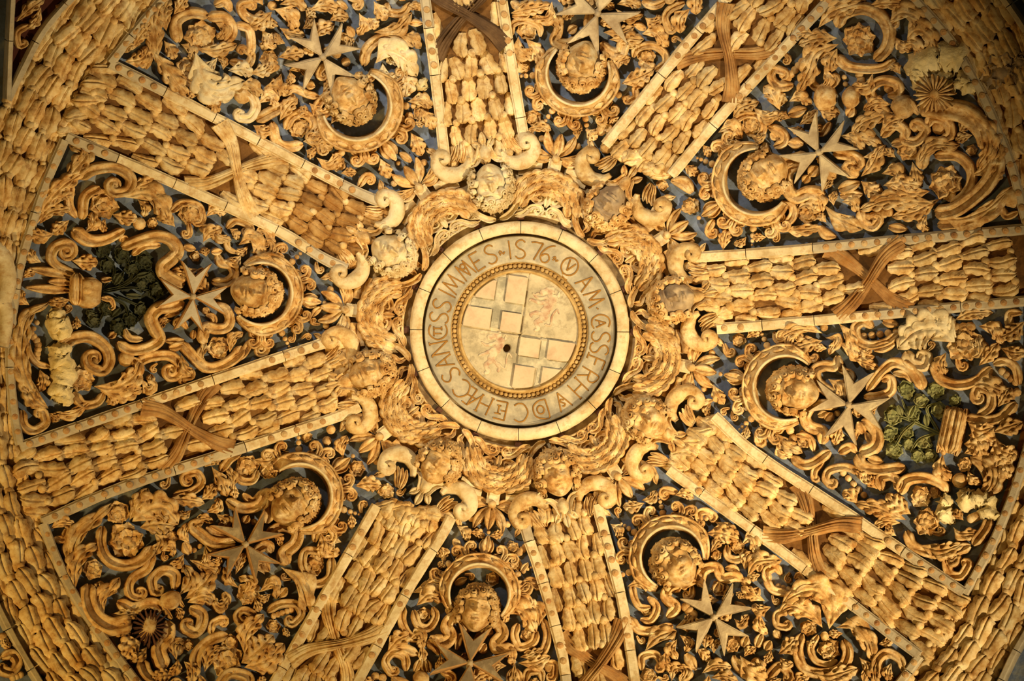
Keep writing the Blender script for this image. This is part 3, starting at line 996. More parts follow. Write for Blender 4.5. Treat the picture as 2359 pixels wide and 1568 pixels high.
# ------------------------------------------------------------------ heads
def head_mesh(seed, m):
    """A cherub's head as one surface, unit = half its height: face along +z, crown of the head along +y."""
    import bmesh
    bm = bmesh.new()
    bmesh.ops.create_icosphere(bm, subdivisions=6, radius=1)
    D = np.array([v.co[:] for v in bm.verts])
    r = np.random.default_rng(seed)
    x, y, z = D.T
    f = np.clip(z * 2.2, 0, 1)

    def g(cx, cy, sx, sy=None):
        sy = sy or sx
        return np.exp(-((x - cx) / sx) ** 2 - ((y - cy) / sy) ** 2) * f
    q = 1 + r.normal(0, 0.1)
    d = np.zeros(len(x))
    for s in (-1, 1):
        d += -0.20 * g(s * 0.33, 0.07, 0.18, 0.12) + 0.15 * g(s * 0.33, 0.045, 0.105, 0.07)
        d += 0.05 * g(s * 0.33, 0.125, 0.13, 0.022) - 0.05 * g(s * 0.33, -0.02, 0.12, 0.02)
        d += 0.09 * g(s * 0.34, 0.25, 0.21, 0.06)
        d += 0.10 * q * g(s * 0.42, -0.34, 0.24, 0.22)
        d += 0.09 * g(s * 0.11, -0.21, 0.065, 0.06)
        d += -0.05 * g(s * 0.30, -0.52, 0.07, 0.10)
        d += 0.16 * np.exp(-((x - s * 0.98) / 0.16) ** 2 - ((y - 0.0) / 0.20) ** 2 - ((z - 0.05) / 0.13) ** 2)
    d += 0.05 * g(0, 0.62, 0.5, 0.3)
    d += -0.06 * g(0, 0.16, 0.14, 0.06)
    d += 0.20 * g(0, -0.02, 0.075, 0.16) + 0.27 * q * g(0, -0.20, 0.095, 0.085)
    d += -0.05 * g(0, -0.32, 0.05, 0.05)
    d += 0.115 * g(0, -0.445, 0.20, 0.055) + 0.125 * g(0, -0.565, 0.155, 0.055) - 0.13 * g(0, -0.503, 0.23, 0.022)
    d += -0.06 * g(0, -0.67, 0.16, 0.05) + 0.15 * g(0, -0.82, 0.20, 0.12)
    W = 0.80 + 0.04 * q
    jaw = np.where(y < -0.25, 1 - 0.24 * ((-0.25 - y) / 0.75) ** 1.4, 1)
    R = D * (1 + 1.3 * d)[:, None]
    R[:, 0] *= W * jaw
    R[:, 2] *= 0.92
    for v, c in zip(bm.verts, R):
        v.co = c
    for fc in bm.faces:
        fc.smooth = True
    me = bpy.data.meshes.new('face')
    bm.to_mesh(me)
    bm.free()
    me.materials.append(M[m])
    return me


def on_head(d, k=1.03):
    d = d / np.linalg.norm(d)
    return np.array([d[0] * 0.84, d[1], d[2] * 0.92]) * k, np.array([d[0] / 0.84, d[1], d[2] / 0.92]) / np.linalg.norm([d[0] / 0.84, d[1], d[2] / 0.92])


def strand(pts, nrm, w, h):
    """Thin rounded lock through 3-D points with surface normals."""
    pts, nrm = np.array(pts), np.array(nrm)
    tg = np.gradient(pts, axis=0)
    tg /= np.linalg.norm(tg, axis=1, keepdims=True) + 1e-9
    sd = np.cross(tg, nrm)
    T = np.array([-1, -0.75, 0, 0.75, 1])
    Hh = np.array([-0.35, 0.62, 1, 0.62, -0.35])
    n = len(pts)
    w = np.broadcast_to(w, (n,))
    V = pts[:, None] + sd[:, None] * T[None, :, None] * w[:, None, None] + nrm[:, None] * Hh[None, :, None] * h
    Fc = [q[::-1] for q in quads(n, 5)]
    return V.reshape(-1, 3), Fc


def hair_mesh(seed, m, curls=46, locks=0, band=None):
    r = np.random.default_rng(seed)
    parts = []
    made = []
    tries = 0
    while len(made) < curls and tries < 4000:
        tries += 1
        d = r.normal(size=3)
        d /= np.linalg.norm(d)
        if d[2] < -0.15:
            continue
        hl = 0.50 - 0.25 * (abs(d[0]) > 0.5)
        if not (d[1] > hl or (abs(d[0]) > 0.74 and d[1] > -0.62)):
            continue
        if any(np.linalg.norm(d - e) < 0.245 for e in made):
            continue
        made.append(d)
        p, n = on_head(d, 1.08)
        u = np.cross(n, [0.3, 0.9, 0.2])
        u /= np.linalg.norm(u)
        v = np.cross(n, u)
        sg = r.choice([-1, 1])
        a0 = r.uniform(0, 6.3)
        R0 = r.uniform(0.16, 0.21)
        t = np.linspace(0, 1, 22)
        a = a0 + sg * t * 2 * PI * 1.75
        rr = R0 * (1 - 0.86 * t)
        pts = p + (u[None] * np.cos(a)[:, None] + v[None] * np.sin(a)[:, None]) * rr[:, None] + n[None] * (0.02 + 0.09 * t)[:, None]
        parts.append(strand(pts, np.tile(n, (22, 1)), 0.052 * (1 - 0.2 * t), 0.15))
    for i in range(locks):
        az = r.uniform(-1.25, 1.25)
        t = np.linspace(0, 1, 14)
        el_ = 1.35 - t * r.uniform(0.5, 0.95) * (0.8 + 0.7 * abs(az))
        a = az * (0.35 + 0.65 * t) + 0.09 * np.sin(t * 11 + r.uniform(0, 6))
        pts, ns = [], []
        for e, b in zip(el_, a):
            d = np.array([math.sin(b) * math.cos(e * 0.72) * 1.1, math.sin(e) * 0.95 + 0.04, math.cos(b) * math.cos(e) * 0.9 + 0.02])
            p, n = on_head(d, 1.07 + r.uniform(0, 0.07))
            pts.append(p)
            ns.append(n)
        parts.append(strand(pts, ns, 0.095 * np.sin(PI * (0.15 + 0.8 * t)), 0.16))
    V, Fc = joinm(parts)
    return mesh('hair', V.tolist(), Fc, m)


FACES = {('stone', 0): head_mesh(1, 'stone'), ('pale', 0): head_mesh(2, 'pale'), ('sooty', 0): head_mesh(3, 'sooty'), ('stone', 1): head_mesh(4, 'stone')}
HAIRS = {('stone', 0): hair_mesh(1, 'stone', 80), ('pale', 0): hair_mesh(2, 'pale', 80), ('stone', 1): hair_mesh(3, 'stone', 40, 34), ('pale', 1): hair_mesh(4, 'pale', 38, 34)}


def head(name, label, cat, x, y, H, fm, fv, hm, hv, yaw=0, pitch=0, roll=0, lift=26, grp=None):
    out = np.array([x - MX, y - MY])
    out /= np.linalg.norm(out)
    ang = math.atan2(-out[0], out[1])
    t = thing(name, label, cat, x, y, 0, grp)
    m = frame(x, y, ang, lift, lift + 30)
    R = Matrix.Rotation(roll, 4, 'Z') @ Matrix.Rotation(yaw, 4, 'Y') @ Matrix.Rotation(pitch, 4, 'X')
    m = scaled(m @ R, H)
    inst('face', FACES[(fm, fv)], m, t)
    inst('hair', HAIRS[(hm, hv)], m, t)
    return t


CH = [('top', 1133, 428, 'pale', 0, 'pale', 0, 'cream cherub head with ringlets above the medallion, below the top rib', 0.05),
      ('upper right', 1401, 474, 'sooty', 0, 'stone', 0, 'soot grey cherub head with dark curls at the foot of the upper right rib', 0.1),
      ('right', 1551, 690, 'sooty', 0, 'stone', 1, 'grey faced cherub head with wavy locks at the foot of the right rib', 0.1),
      ('lower right', 1490, 966, 'stone', 0, 'stone', 1, 'ochre cherub head with cropped curls at the foot of the lower right rib', 0.0),
      ('bottom', 1283, 1092, 'stone', 1, 'stone', 0, 'round faced cherub head below the medallion, at the foot of the bottom rib', 0.0),
      ('lower left', 1012, 1068, 'stone', 0, 'stone', 1, 'patched cherub head with a damaged cheek at the foot of the lower left rib', -0.1),
      ('left', 853, 860, 'stone', 1, 'stone', 0, 'worn cherub head with tight curls at the foot of the left rib', -0.1),
      ('upper left', 903, 583, 'pale', 0, 'pale', 1, 'pale cherub head with a rosette curl at the foot of the upper left rib', -0.1)]
for k, x, y, fm, fv, hm, hv, lb, yw in CH:
    head('cherub_head', lb, 'head', x, y, 50, fm, fv, hm, hv, yaw=yw, pitch=-0.10, lift=34)


# ------------------------------------------------------------------ crowned heads of the panels
def crown(label, hx, hy, R, amax=(-100, 100), fl=0):
    out = np.array([hx - MX, hy - MY])
    tr = Tr(out=out, c=(hx, hy))
    t = thing('open_crown', label, 'crown', *tr((0, -R))[0])

    def arc(rad, a0, a1, n=60, ky=1.0):
        a = np.radians(np.linspace(a0, a1, n))
        return tr(np.stack([rad * np.sin(a), -rad * np.cos(a) * ky], -1))
    a0, a1 = amax[0] - 22, amax[1] + 22
    def fade(n):
        return np.interp(np.abs(np.linspace(a0, a1, n)), [0, 84, 128], [1, 1, 0.3])
    prof = [(0.70, -2), (0.725, 40), (0.74, 58), (0.77, 62), (0.80, 57), (0.83, 54), (0.97, 44), (0.99, 47), (1.03, 46), (1.045, 38), (1.05, -2)]
    n = 64
    rows = [arc(R * (0.74 + (p - 0.74) * fade(n)), a0, a1, n) for p, h in prof]
    V = []
    for (p, h), q in zip(prof, rows):
        e = np.minimum(1, np.minimum(np.arange(n), np.arange(n)[::-1]) / 8.0 + 0.35)
        V.append(P(q[:, 0], q[:, 1], np.maximum(h * (0.55 + 0.45 * e), -2) if h > 0 else np.full(n, -2.0), 45))
    V = np.array(V)
    Fc = [q[::-1] for q in quads(len(prof), n)]
    k = len(prof)
    Fc.append(tuple(i * n for i in range(k)))
    Fc.append(tuple(i * n + n - 1 for i in reversed(range(k))))
    obj('crown_band', V.reshape(-1, 3), Fc, 'stone', t)
    for rad, h in ((0.765, 63), (1.01, 47)):
        q = arc(R * (0.74 + (rad - 0.74) * fade(80)), a0 + 2, a1 - 2, 80)
        e = np.minimum(1, np.minimum(np.arange(80), np.arange(80)[::-1]) / 10.0 + 0.35)
        V, Fc = tube(q, 3.0, 6, ((h - 4) * (0.55 + 0.45 * e))[:, None], 'round', h0=h)
        obj('crown_rim', V, Fc, 'pale' if rad < 0.9 else 'stone', t)
    # lozenges and ovals set on the band
    nj = 9
    for i in range(nj):
        a = math.radians(amax[0] + (amax[1] - amax[0]) * (i + 0.5) / nj)
        c = tr((R * 0.90 * math.sin(a), -R * 0.90 * math.cos(a)))[0]
        tg = tr((R * 0.90 * math.sin(a) + 3 * math.cos(a), -R * 0.90 * math.cos(a) + 3 * math.sin(a)))[0] - c
        m = frame(c[0], c[1], math.atan2(tg[1], tg[0]), 51, 50) @ Matrix.Rotation(-0.12, 4, 'X')
        if i % 2:
            inst('oval_jewel', BERRY['stone'], scaled(m, 14, 5.5, 6), t)
        else:
            V0 = [(0, 0, 7), (13, 0, 2), (0, 8, 2), (-13, 0, 2), (0, -8, 2), (15, 0, -4), (0, 10, -4), (-15, 0, -4), (0, -10, -4)]
            F0 = [(0, 1, 2), (0, 2, 3), (0, 3, 4), (0, 4, 1), (1, 5, 6, 2), (2, 6, 7, 3), (3, 7, 8, 4), (4, 8, 5, 1)]
            if 'lozenge' not in CACHE:
                CACHE['lozenge'] = mesh('lozenge_jewel', V0, F0, 'stone', False)
            inst('lozenge_jewel', CACHE['lozenge'], m, t)
    # fleurons: forked scrolls, stacked beads, a lotus bud
    seq = [(-82, 'y'), (-54, 'b'), (-27, 'y'), (0, 'l'), (27, 'y'), (54, 'b'), (82, 'y')] if fl == 0 else [(-75, 'b'), (-48, 'y'), (-22, 'b'), (0, 'y'), (22, 'b'), (48, 'y'), (75, 'b')]
    for a, kind in seq:
        if not a0 - 4 < a < a1 + 4:
            continue
        ar = math.radians(a)
        c = tr((R * 1.04 * math.sin(ar), -R * 1.04 * math.cos(ar)))[0]
        o2 = tr((R * 1.2 * math.sin(ar), -R * 1.2 * math.cos(ar)))[0] - c
        tf = Tr(out=o2, c=c, k=R / 76)
        if kind == 'y':
            el(tf, 't 13 9 -3 -4 -3 10 -9 17 @8,0.95,1 z16', t)
            el(tf, 't 13 9 3 -4 3 10 9 17 @8,0.95,-1 z16', t)
            el(tf, 't 9 6 -6 2 -15 1 @6,0.9,1 z10', t)
            el(tf, 't 9 6 6 2 15 1 @6,0.9,-1 z10', t)
        elif kind == 'b':
            for rr_, yy in ((8, 4), (6, 16), (4.5, 25), (3, 32)):
                q = tf((0, yy))[0]
                berry(q[0], q[1], rr_ * R / 95, t, 'stone', 14, 'crown_bead')
        else:
            el(tf, 'l 15 0 -2 0 34 z16', t)
            el(tf, 't 9 5 -5 -2 -11 14 -8 26 z12', t)
            el(tf, 't 9 5 5 -2 11 14 8 26 z12', t)
            q = tf((0, 40))[0]
            berry(q[0], q[1], 5 * R / 95, t, 'stone', 14, 'crown_bead')
    return t


CACHE = {}
CROWNED = [('left', 588, 672, 602, 676, 94, 0, 'bald patched', 1, (-106, 106), 'carved head with a white repaired face beside the grey cross of the left panel', 'open crown behind the repaired head in the left panel'),
           ('upper left', 808, 226, 822, 244, 104, 0, '', 0, (-100, 88), 'carved head with dark nostrils in the upper left panel', 'open crown cupping the head in the upper left panel'),
           ('top', 1341, 150, 1332, 170, 96, 1, '', 1, (-104, 104), 'carved head with curly hair in the top panel, beneath the large cross', 'open crown cupping the curly head of the top panel'),
           ('upper right', 1762, 404, 1742, 418, 100, 0, '', 1, (-88, 104), 'carved head with leafy hair left of the pitted star in the upper right panel', 'open crown at the lower left of the upper right panel'),
           ('right', 1830, 900, 1810, 893, 98, 0, '', 1, (-100, 100), 'carved head with rosette curls looking right in the right panel', 'open crown left of the head in the right panel'),
           ('lower right', 1556, 1300, 1548, 1284, 96, 1, '', 1, (-96, 104), 'shaggy carved head at the top of the lower right panel', 'open crown over the shaggy head of the lower right panel'),
           ('bottom', 1099, 1402, 1104, 1368, 92, 0, '', 1, (-104, 104), 'upright carved boy head with a clear face in the bottom panel', 'open crown over the boy head in the bottom panel'),
           ('lower left', 676, 1160, 690, 1142, 98, 0, '', 0, (-70, 104), 'carved head with wind swept hair in the lower left panel', 'open crown arching right of the head in the lower left panel')]
for k, hx, hy, cx, cy, R, fl, _, hv, am, lb, lc in CROWNED:
    head('crowned_head', lb, 'head', hx, hy, 54 if k != 'bottom' else 50, 'stone', 1 if k in ('bottom', 'right') else 0, 'stone', hv, pitch=-0.14, yaw=random.uniform(-0.2, 0.2), lift=30)
    crown(lc, cx, cy, R, am, fl)


# ------------------------------------------------------------------ eight pointed crosses
def cross(label, x, y, size, rot, m='cross'):
    t = thing('pointed_cross', label, 'cross', x, y, 30)
    for i in range(4):
        a = math.radians(rot + 90 * i)
        e1, e2 = np.array([math.cos(a), math.sin(a)]), np.array([-math.sin(a), math.cos(a)])
        L, W, Nn = size, size * 0.44, size * 0.60
        pts = [(1, 0), (4, -2.2), (L, -W), (Nn, 0), (L, W), (4, 2.2)]
        q = np.array([np.array([x, y]) + e1 * u + e2 * v for u, v in pts])
        ins = [(6, 0), (11, -2.0), (L * 0.94, -W * 0.82), (Nn * 0.94, 0), (L * 0.94, W * 0.82), (11, 2.0)]
        qi = np.array([np.array([x, y]) + e1 * u + e2 * v for u, v in ins])
        tp, ridge = 46, 50
        Vt = P(q[:, 0], q[:, 1], np.full(6, float(tp)), tp)
        Vi = P(qi[:, 0], qi[:, 1], np.array([ridge, ridge - 2, ridge - 3, ridge, ridge - 3, ridge - 2.0]), tp)
        Vb = P(q[:, 0], q[:, 1], np.full(6, 20.0), tp)
        V = np.vstack([Vt, Vi, Vb])
        Fc = [(6, 7, 8, 9), (6, 9, 10, 11)]
        for j in range(6):
            k = (j + 1) % 6
            Fc += [(j, k, 6 + k, 6 + j), (12 + j, 12 + k, k, j)]
        Fc.append((17, 16, 15, 14, 13, 12))
        ob = obj('cross_arm', V, Fc, m, t, smooth=False)
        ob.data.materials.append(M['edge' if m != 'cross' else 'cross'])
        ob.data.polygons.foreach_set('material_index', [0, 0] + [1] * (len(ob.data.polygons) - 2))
    lathe_at(t, x, y)
    return t


def lathe_at(t, x, y):
    V, Fc = disc_v(x, y, 9, 40, 13)
    obj('cross_boss', V, Fc, 'cross', t)


CR = [('left', 445, 683, 80, 6, 'grey eight pointed cross with ochre edges in the left panel'), ('upper left', 744, 132, 82, 54, 'pale eight pointed cross in the upper left panel'),
      ('top', 1377, 32, 90, -68, 'bright eight pointed cross at the top edge of the frame in the top panel'), ('upper right', 1886, 351, 84, -28, 'flaking eight pointed cross like a star in the upper right panel'),
      ('right', 1955, 932, 86, 14, 'cream eight pointed cross beside the green bouquet in the right panel'), ('lower right', 1645, 1421, 82, 52, 'chipped eight pointed cross low in the lower right panel'),
      ('bottom', 1083, 1526, 88, 98, 'dark grey eight pointed cross at the bottom edge in the bottom panel'), ('lower left', 566, 1253, 84, 142, 'brown grey eight pointed cross in the lower left panel')]
for k, x, y, s, r, lb in CR:
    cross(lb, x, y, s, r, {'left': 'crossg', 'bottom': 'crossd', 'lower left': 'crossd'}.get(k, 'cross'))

# ------------------------------------------------------------------ ornaments round the medallion
SW = [(12, 'above the medallion, right of the top cherub'), (57, 'between the two soot grey cherubs'), (102, 'right of the medallion, below the grey cherub'),
      (146, 'between the ochre and the round faced cherubs'), (189, 'straight below the medallion'), (233, 'left below the medallion, under the worn cherub'),
      (277, 'left of the medallion, above the worn cherub'), (325, 'above the medallion, left of the top cherub')]
for i, (a, lb) in enumerate(SW):
    x, y = polar(1, a)
    tr = Tr(out=(x - MX, y - MY), c=(MX, MY))
    fr = 'k 13 9 -66 258 -48 266 -34 284 -20 290 @12,1.1,-1 z14/k 13 9 66 258 48 266 34 284 20 290 @12,1.1,1 z14/t 14 14 -74 262 -40 272 0 276 40 272 74 262 z6/k 12 8 -70 266 -66 290 @11,1.0,-1 z10/k 12 8 70 266 66 290 @11,1.0,1 z10/k 15 11 -8 330 -30 326 -34 308 -22 300 @11,1.1,1 z8/k 15 11 8 330 30 326 34 308 22 300 @11,1.1,-1 z8/l 14 0 290 0 322 z10'
    group(tr, 'strapwork_scroll', 'strapwork', 'scrolled strapwork ' + lb, fr, 'pale' if a in (12, 325) else 'stone')
    lv = []
    for s in (-1, 1):
        for rad, nn, wl in ((92, 7, 25), (74, 6, 23), (56, 5, 20)):
            for j in range(nn):
                b = math.radians(82 - 76 * j / (nn - 1))
                b2 = math.radians(82 - 76 * j / (nn - 1) - 22 * 84 / rad)
                jr = random.uniform(-4, 4)
                lv.append('l %d %.0f %.0f %.0f %.0f z%d' % (wl, s * (rad + jr) * math.sin(b), 272 + (rad + jr) * math.cos(b), s * (rad + 5) * math.sin(b2), 272 + (rad + 5) * math.cos(b2), 14 + (7 if rad == 74 else 3)))
    lv.append('b 6 3 -20 352 20 352 z22')
    g = group(tr, 'laurel_swag', 'garland', 'laurel swag ' + lb, '/'.join(lv), 'stone')
    # cornice blocks outside the swag
    cm = 'pale' if a in (12, 325, 189) else 'stone'
    t = thing('cornice_block', 'moulded cornice block behind the swag ' + lb, 'moulding', *polar(382, a))
    for a0, a1 in ((a - 12.5, a - 4.2), (a + 4.2, a + 12.5)):
        lathe('moulding_piece', [(360, -4), (360, 22), (368, 22), (371, 15), (378, 15), (381, 27), (392, 27), (396, 12), (400, -4)], cm, t, a0, a1, 10)
    V, Fc = tube(smooth_path(tr([(0, 352), (0, 404)])), 15, 30, 0, 'flat')
    obj('keystone', V, Fc, 'pale', t, smooth=False)
    # palmette hanging into the inner corner of the panel
    pl = 'l 22 0 412 0 462 z10/l 20 -4 412 -26 438 -34 464/l 20 4 412 26 438 34 464/a 26 4 -8 408 -48 414 -70 440 -66 462/a 26 4 8 408 48 414 70 440 66 462/b 10 1 0 404 0 404 z26/l 18 -10 404 -34 398 -56 408/l 18 10 404 34 398 56 408/t 9 6 -14 420 -20 446 @9,1,1/t 9 6 14 420 20 446 @9,1,-1/b 8 2 -42 444 42 444'
    group(tr, 'corner_palmette', 'palmette', 'leafy palmette beyond the swag ' + lb, pl, 'stone')

# capitals at the feet of the ribs
for k in RIBS:
    a = RANG[k]
    x, y = polar(1, a)
    tr = Tr(out=(x - MX, y - MY), c=(MX, MY))
    pm = 'pale' if k in ('top', 'upper left', 'lower left') else 'leaf'
    for s, sd in ((-1, 'anticlockwise'), (1, 'clockwise')):
        c = tr((s * 84, 405))[0]
        t = thing('rib_volute', 'smooth stone volute at the foot of the %s rib, on its %s side' % (k, sd), 'volute', c[0], c[1])
        pth = smooth_path(tr([(s * 38, 414), (s * 46, 394), (s * 68, 381), (s * 94, 385), (s * 112, 404), (s * 111, 424)]))
        n0 = len(pth)
        pth, _c = curl(pth, 13, 0.95, s)
        n = len(pth)
        w = np.r_[np.interp(np.linspace(0, 1, n0), [0, 0.2, 0.55, 1], [6, 14, 19, 14]), np.linspace(14, 6, n - n0)]
        V, Fc = tube(pth, w, np.r_[np.full(n0, 38.0), np.linspace(38, 46, n - n0)], 6, 'band')
        obj('roll', V, Fc, pm, t)
        for j in range(4):
            u = j / 3
            el(tr, 't 11 8 %.0f 452 %.0f %.0f %.0f %.0f z%d' % (s * (48 + 10 * u), s * (50 + 26 * u), 428 - 4 * u, s * (58 + 34 * u), 408 + 4 * u, 22 - 3 * j), t, 'stone')['label'] = 'shell flute'
    t = group(tr, 'rib_bracket', 'bracket', 'small scrolled bracket between cherub and garland at the foot of the %s rib' % k,
              'k 16 10 -6 440 -14 414 -26 398 -40 396 @12,1.1,1 z26/k 16 10 6 440 14 414 26 398 40 396 @12,1.1,-1 z26/s 26 20 0 396 0 438 z22/l 15 -10 430 -26 450 z24/l 15 10 430 26 450 z24/l 16 0 436 0 466 z26', 'pale' if k in ('top', 'bottom', 'lower left') else 'stone')

for k, x, y, *_r in CH:
    q = polar(1, RANG[k])
    tr = Tr(out=(q[0] - MX, q[1] - MY), c=(MX, MY))
    group(tr, 'strap_loop', 'strapwork', 'pair of strap loops between the ring and the %s cherub' % k,
          'k 14 11 -4 262 -22 266 -40 278 -52 292 @12,1.0,1 z12/k 14 11 4 262 22 266 40 278 52 292 @12,1.0,-1 z12/k 12 10 -12 270 -10 286 -22 294 @9,1.0,-1 z10/k 12 10 12 270 10 286 22 294 @9,1.0,1 z10', 'pale' if k == 'top' else 'stone')

# ------------------------------------------------------------------ carved foliage of the panels, traced block by block
K = 800 / 2359
T1, T2, T3 = Tr(0, 0, K), Tr(780, 0, K), Tr(1559, 0, K)
T4, T6 = Tr(0, 520, K), Tr(1559, 520, K)
T7, T8, T9 = Tr(0, 1038, K), Tr(780, 1038, K), Tr(1559, 1038, K)


def G(tile, name, cat, label, lines, m='stone'):
    return group(tile, name, cat, label, lines, m)


def burst(t, x, y, r, m, n=20, z=30):
    """A spiky seed head: rays round a rough boss."""
    f = obj('seed_boss', *disc_v(x, y, r * 0.34, z, r * 0.3), m if m != 'burr' else 'brown', t)
    for i in range(n):
        a = 2 * PI * i / n + random.uniform(-0.05, 0.05)
        q = np.array([[x + r * u * math.cos(a), y + r * u * math.sin(a)] for u in (0.22, 0.6, random.uniform(0.92, 1.1))])
        p = smooth_path(q)
        V, Fc = tube(p, np.interp(np.linspace(0, 1, len(p)), [0, 0.6, 1], [r * 0.035, r * 0.075, r * 0.03]), 12, z, 'round')
        obj('ray', V, Fc, m, f)


# left panel
G(T1, 'acanthus_scroll', 'scroll', 'coiled acanthus scroll in the top corner of the left panel, by the studded border', 'a 120 5 230 1540 320 1380 430 1260 570 1170/a 110 4 420 1260 520 1140 580 1050 500 1000/t 70 60 540 1210 640 1150 790 1140 890 1210 870 1290 790 1310 @50,1,1 z8/f 6 100 700 1390/t 60 50 560 1490 580 1340 680 1270/a 150 4 850 1340 980 1310 1080 1370 1140 1490 z8/a 100 3 880 1290 960 1260 1060 1230/t 85 50 500 1560 600 1630 720 1625 850 1560 z4/a 90 4 270 1520 340 1440 470 1420/a 90 4 300 1450 380 1340 500 1320/t 60 40 480 1240 470 1380 520 1480')
G(T1, 'leaf_scroll', 'scroll', 'small curled leaf scroll below the upper left rib, in the left panel', 'b 45 1 950 1520/f 5 80 1290 1450/t 50 40 1160 1440 1240 1380 1350 1400 1380 1480 @40,1,1/a 80 3 1400 1470 1450 1430 1530 1440/t 45 40 1540 1550 1600 1500 1690 1530 @40,1,1/a 80 3 1190 1540 1130 1480 1080 1480/a 70 3 1440 1530 1480 1600 1560 1630/l 60 1360 1540 1420 1560')
G(T4, 'acanthus_scroll', 'scroll', 'big acanthus scroll broken by pale plaster in the lower corner of the left panel', 'a 120 6 330 1240 210 1100 150 930 150 760 190 620 310 540/b 26 7 210 730 260 800 250 900/t 40 30 340 960 250 930 200 860 190 780/t 75 60 400 830 500 765 620 755 720 830 745 920 700 985 620 960 @60,0.9,1 z8/f 6 95 550 1030/s 150 120 340 580 400 620 430 700 @40,.8,1 *rubble z10/s 130 160 390 780 420 900 430 1050 410 1220 *rubble z10/a 70 3 640 1170 500 1270 380 1280/a 100 4 330 1240 230 1180 170 1080/t 60 45 500 1130 560 1210 660 1200 710 1130/t 60 50 150 1250 160 1350 230 1390 310 1340 300 1270 @30,0.8,-1/a 60 3 330 1270 400 1320')
G(T4, 'leaf_scroll', 'scroll', 'leafy scroll ending in a curl above the left rib, in the left panel', 'a 140 4 640 1090 780 1100 910 1020 950 930 z6/a 110 4 680 1120 830 1140 960 1110/t 60 60 930 930 1020 890 1150 880 1220 940 1210 1000 @50,1,1/b 58 1 860 900/a 80 3 960 1040 1010 1100 1030 1020/a 80 3 730 1130 770 1180 790 1210/l 60 900 900 960 960')
G(T4, 'leaf_scroll', 'scroll', 'flower coiled in a leaf scroll below the left panel crown', 't 60 70 1230 790 1290 860 1390 955 1490 955 1590 900 1650 820/t 50 45 1520 925 1640 880 1700 800 1770 790 @50,1.1,1/f 5 75 1480 830/a 80 3 1230 870 1250 960 1300 1010/t 50 40 1290 960 1300 1020 1250 1030 @25,.7,-1/a 70 3 1560 860 1580 770 1640 730/l 60 1150 830 1240 810/a 60 3 1420 960 1370 900 1390 800')
G(T4, 'leaf_spray', 'leaves', 'leaf spray above the crown in the left panel', 'a 110 3 1620 130 1700 90 1790 190/a 80 3 1700 80 1790 40 1860 130/t 40 30 1540 70 1550 150 1620 190/a 90 3 1380 110 1420 50 1500 20/l 50 1250 140 1330 160/a 60 3 1400 210 1390 150/a 80 3 1640 200 1590 250 1560 230/l 50 1440 180 1510 170/a 70 3 1700 210 1780 230 1850 190')
G(T4, 'vase', 'vase', 'carved fluted vase holding the dark green bouquet in the left panel', 'q 80 80 530 320 525 540 z16/s 150 130 610 350 605 560 z8/b 46 1 600 440 600 440 z30/l 60 480 350 380 320 200 290/l 60 480 440 340 430 180 420/a 70 3 480 500 400 520 350 520/t 50 60 510 330 400 280 350 220 370 150 430 120 @60,1.1,1/t 40 30 690 370 760 360/t 45 30 690 490 750 500 770 540 @20,.8,1/l 55 480 390 400 380 330 380')
G(T4, 'dark_bouquet', 'bouquet', 'dark green bouquet spilling from the vase in the left panel', 't 18 12 700 440 850 400 1000 300 1080 380/t 18 12 700 450 900 420 1080 460/t 18 12 700 470 850 540 880 700/t 16 12 700 420 780 300 700 170/t 16 12 780 430 900 330 850 190/t 16 12 740 500 700 600 650 680/t 16 12 800 480 960 560 930 640/f 5 62 700 150/f 5 60 830 200/f 5 66 980 240/f 5 55 900 290/f 5 60 1060 440/f 5 60 880 640/f 5 55 720 560/f 5 60 800 690/f 5 50 960 560/f 5 50 640 650/f 5 55 730 270/f 5 50 800 350/f 5 50 960 400/f 5 44 620 610/f 5 48 1020 340/l 40 860 470 960 480/l 40 820 560 760 620/l 40 780 400 840 310/l 40 930 340 1010 320', 'dgreen')
G(T4, 'strap_scroll', 'scroll', 'ribbed S scroll to the upper left of the grey cross in the left panel', 't 60 80 830 150 950 100 1060 70 1160 95 1210 170 1170 225 1115 270 1110 320 1170 365 1250 410/t 40 45 900 200 980 140 1090 130/t 40 30 820 110 840 80 880 100')
G(T4, 'strap_scroll', 'scroll', 'ribbed S scroll to the lower left of the grey cross in the left panel', 't 60 80 800 790 880 840 1000 830 1085 770 1050 690 1030 620 1080 560 1180 540 1250 510/t 40 45 850 700 880 760 970 770/t 40 40 1120 620 1180 590 1220 590/l 50 740 760 790 720')
G(T4, 'strap_scroll', 'scroll', 'ribbed scroll between the grey cross and the repaired head in the left panel', 't 50 60 1480 190 1500 250 1570 270 1595 330 1540 385 1440 380/t 50 70 1440 540 1530 560 1565 630 1540 690 1470 700 1400 690 1380 760 1400 800/t 40 35 1400 600 1450 620 1460 680/l 50 1380 560 1420 590/l 40 1320 710 1310 770/l 50 1250 780 1120 780')

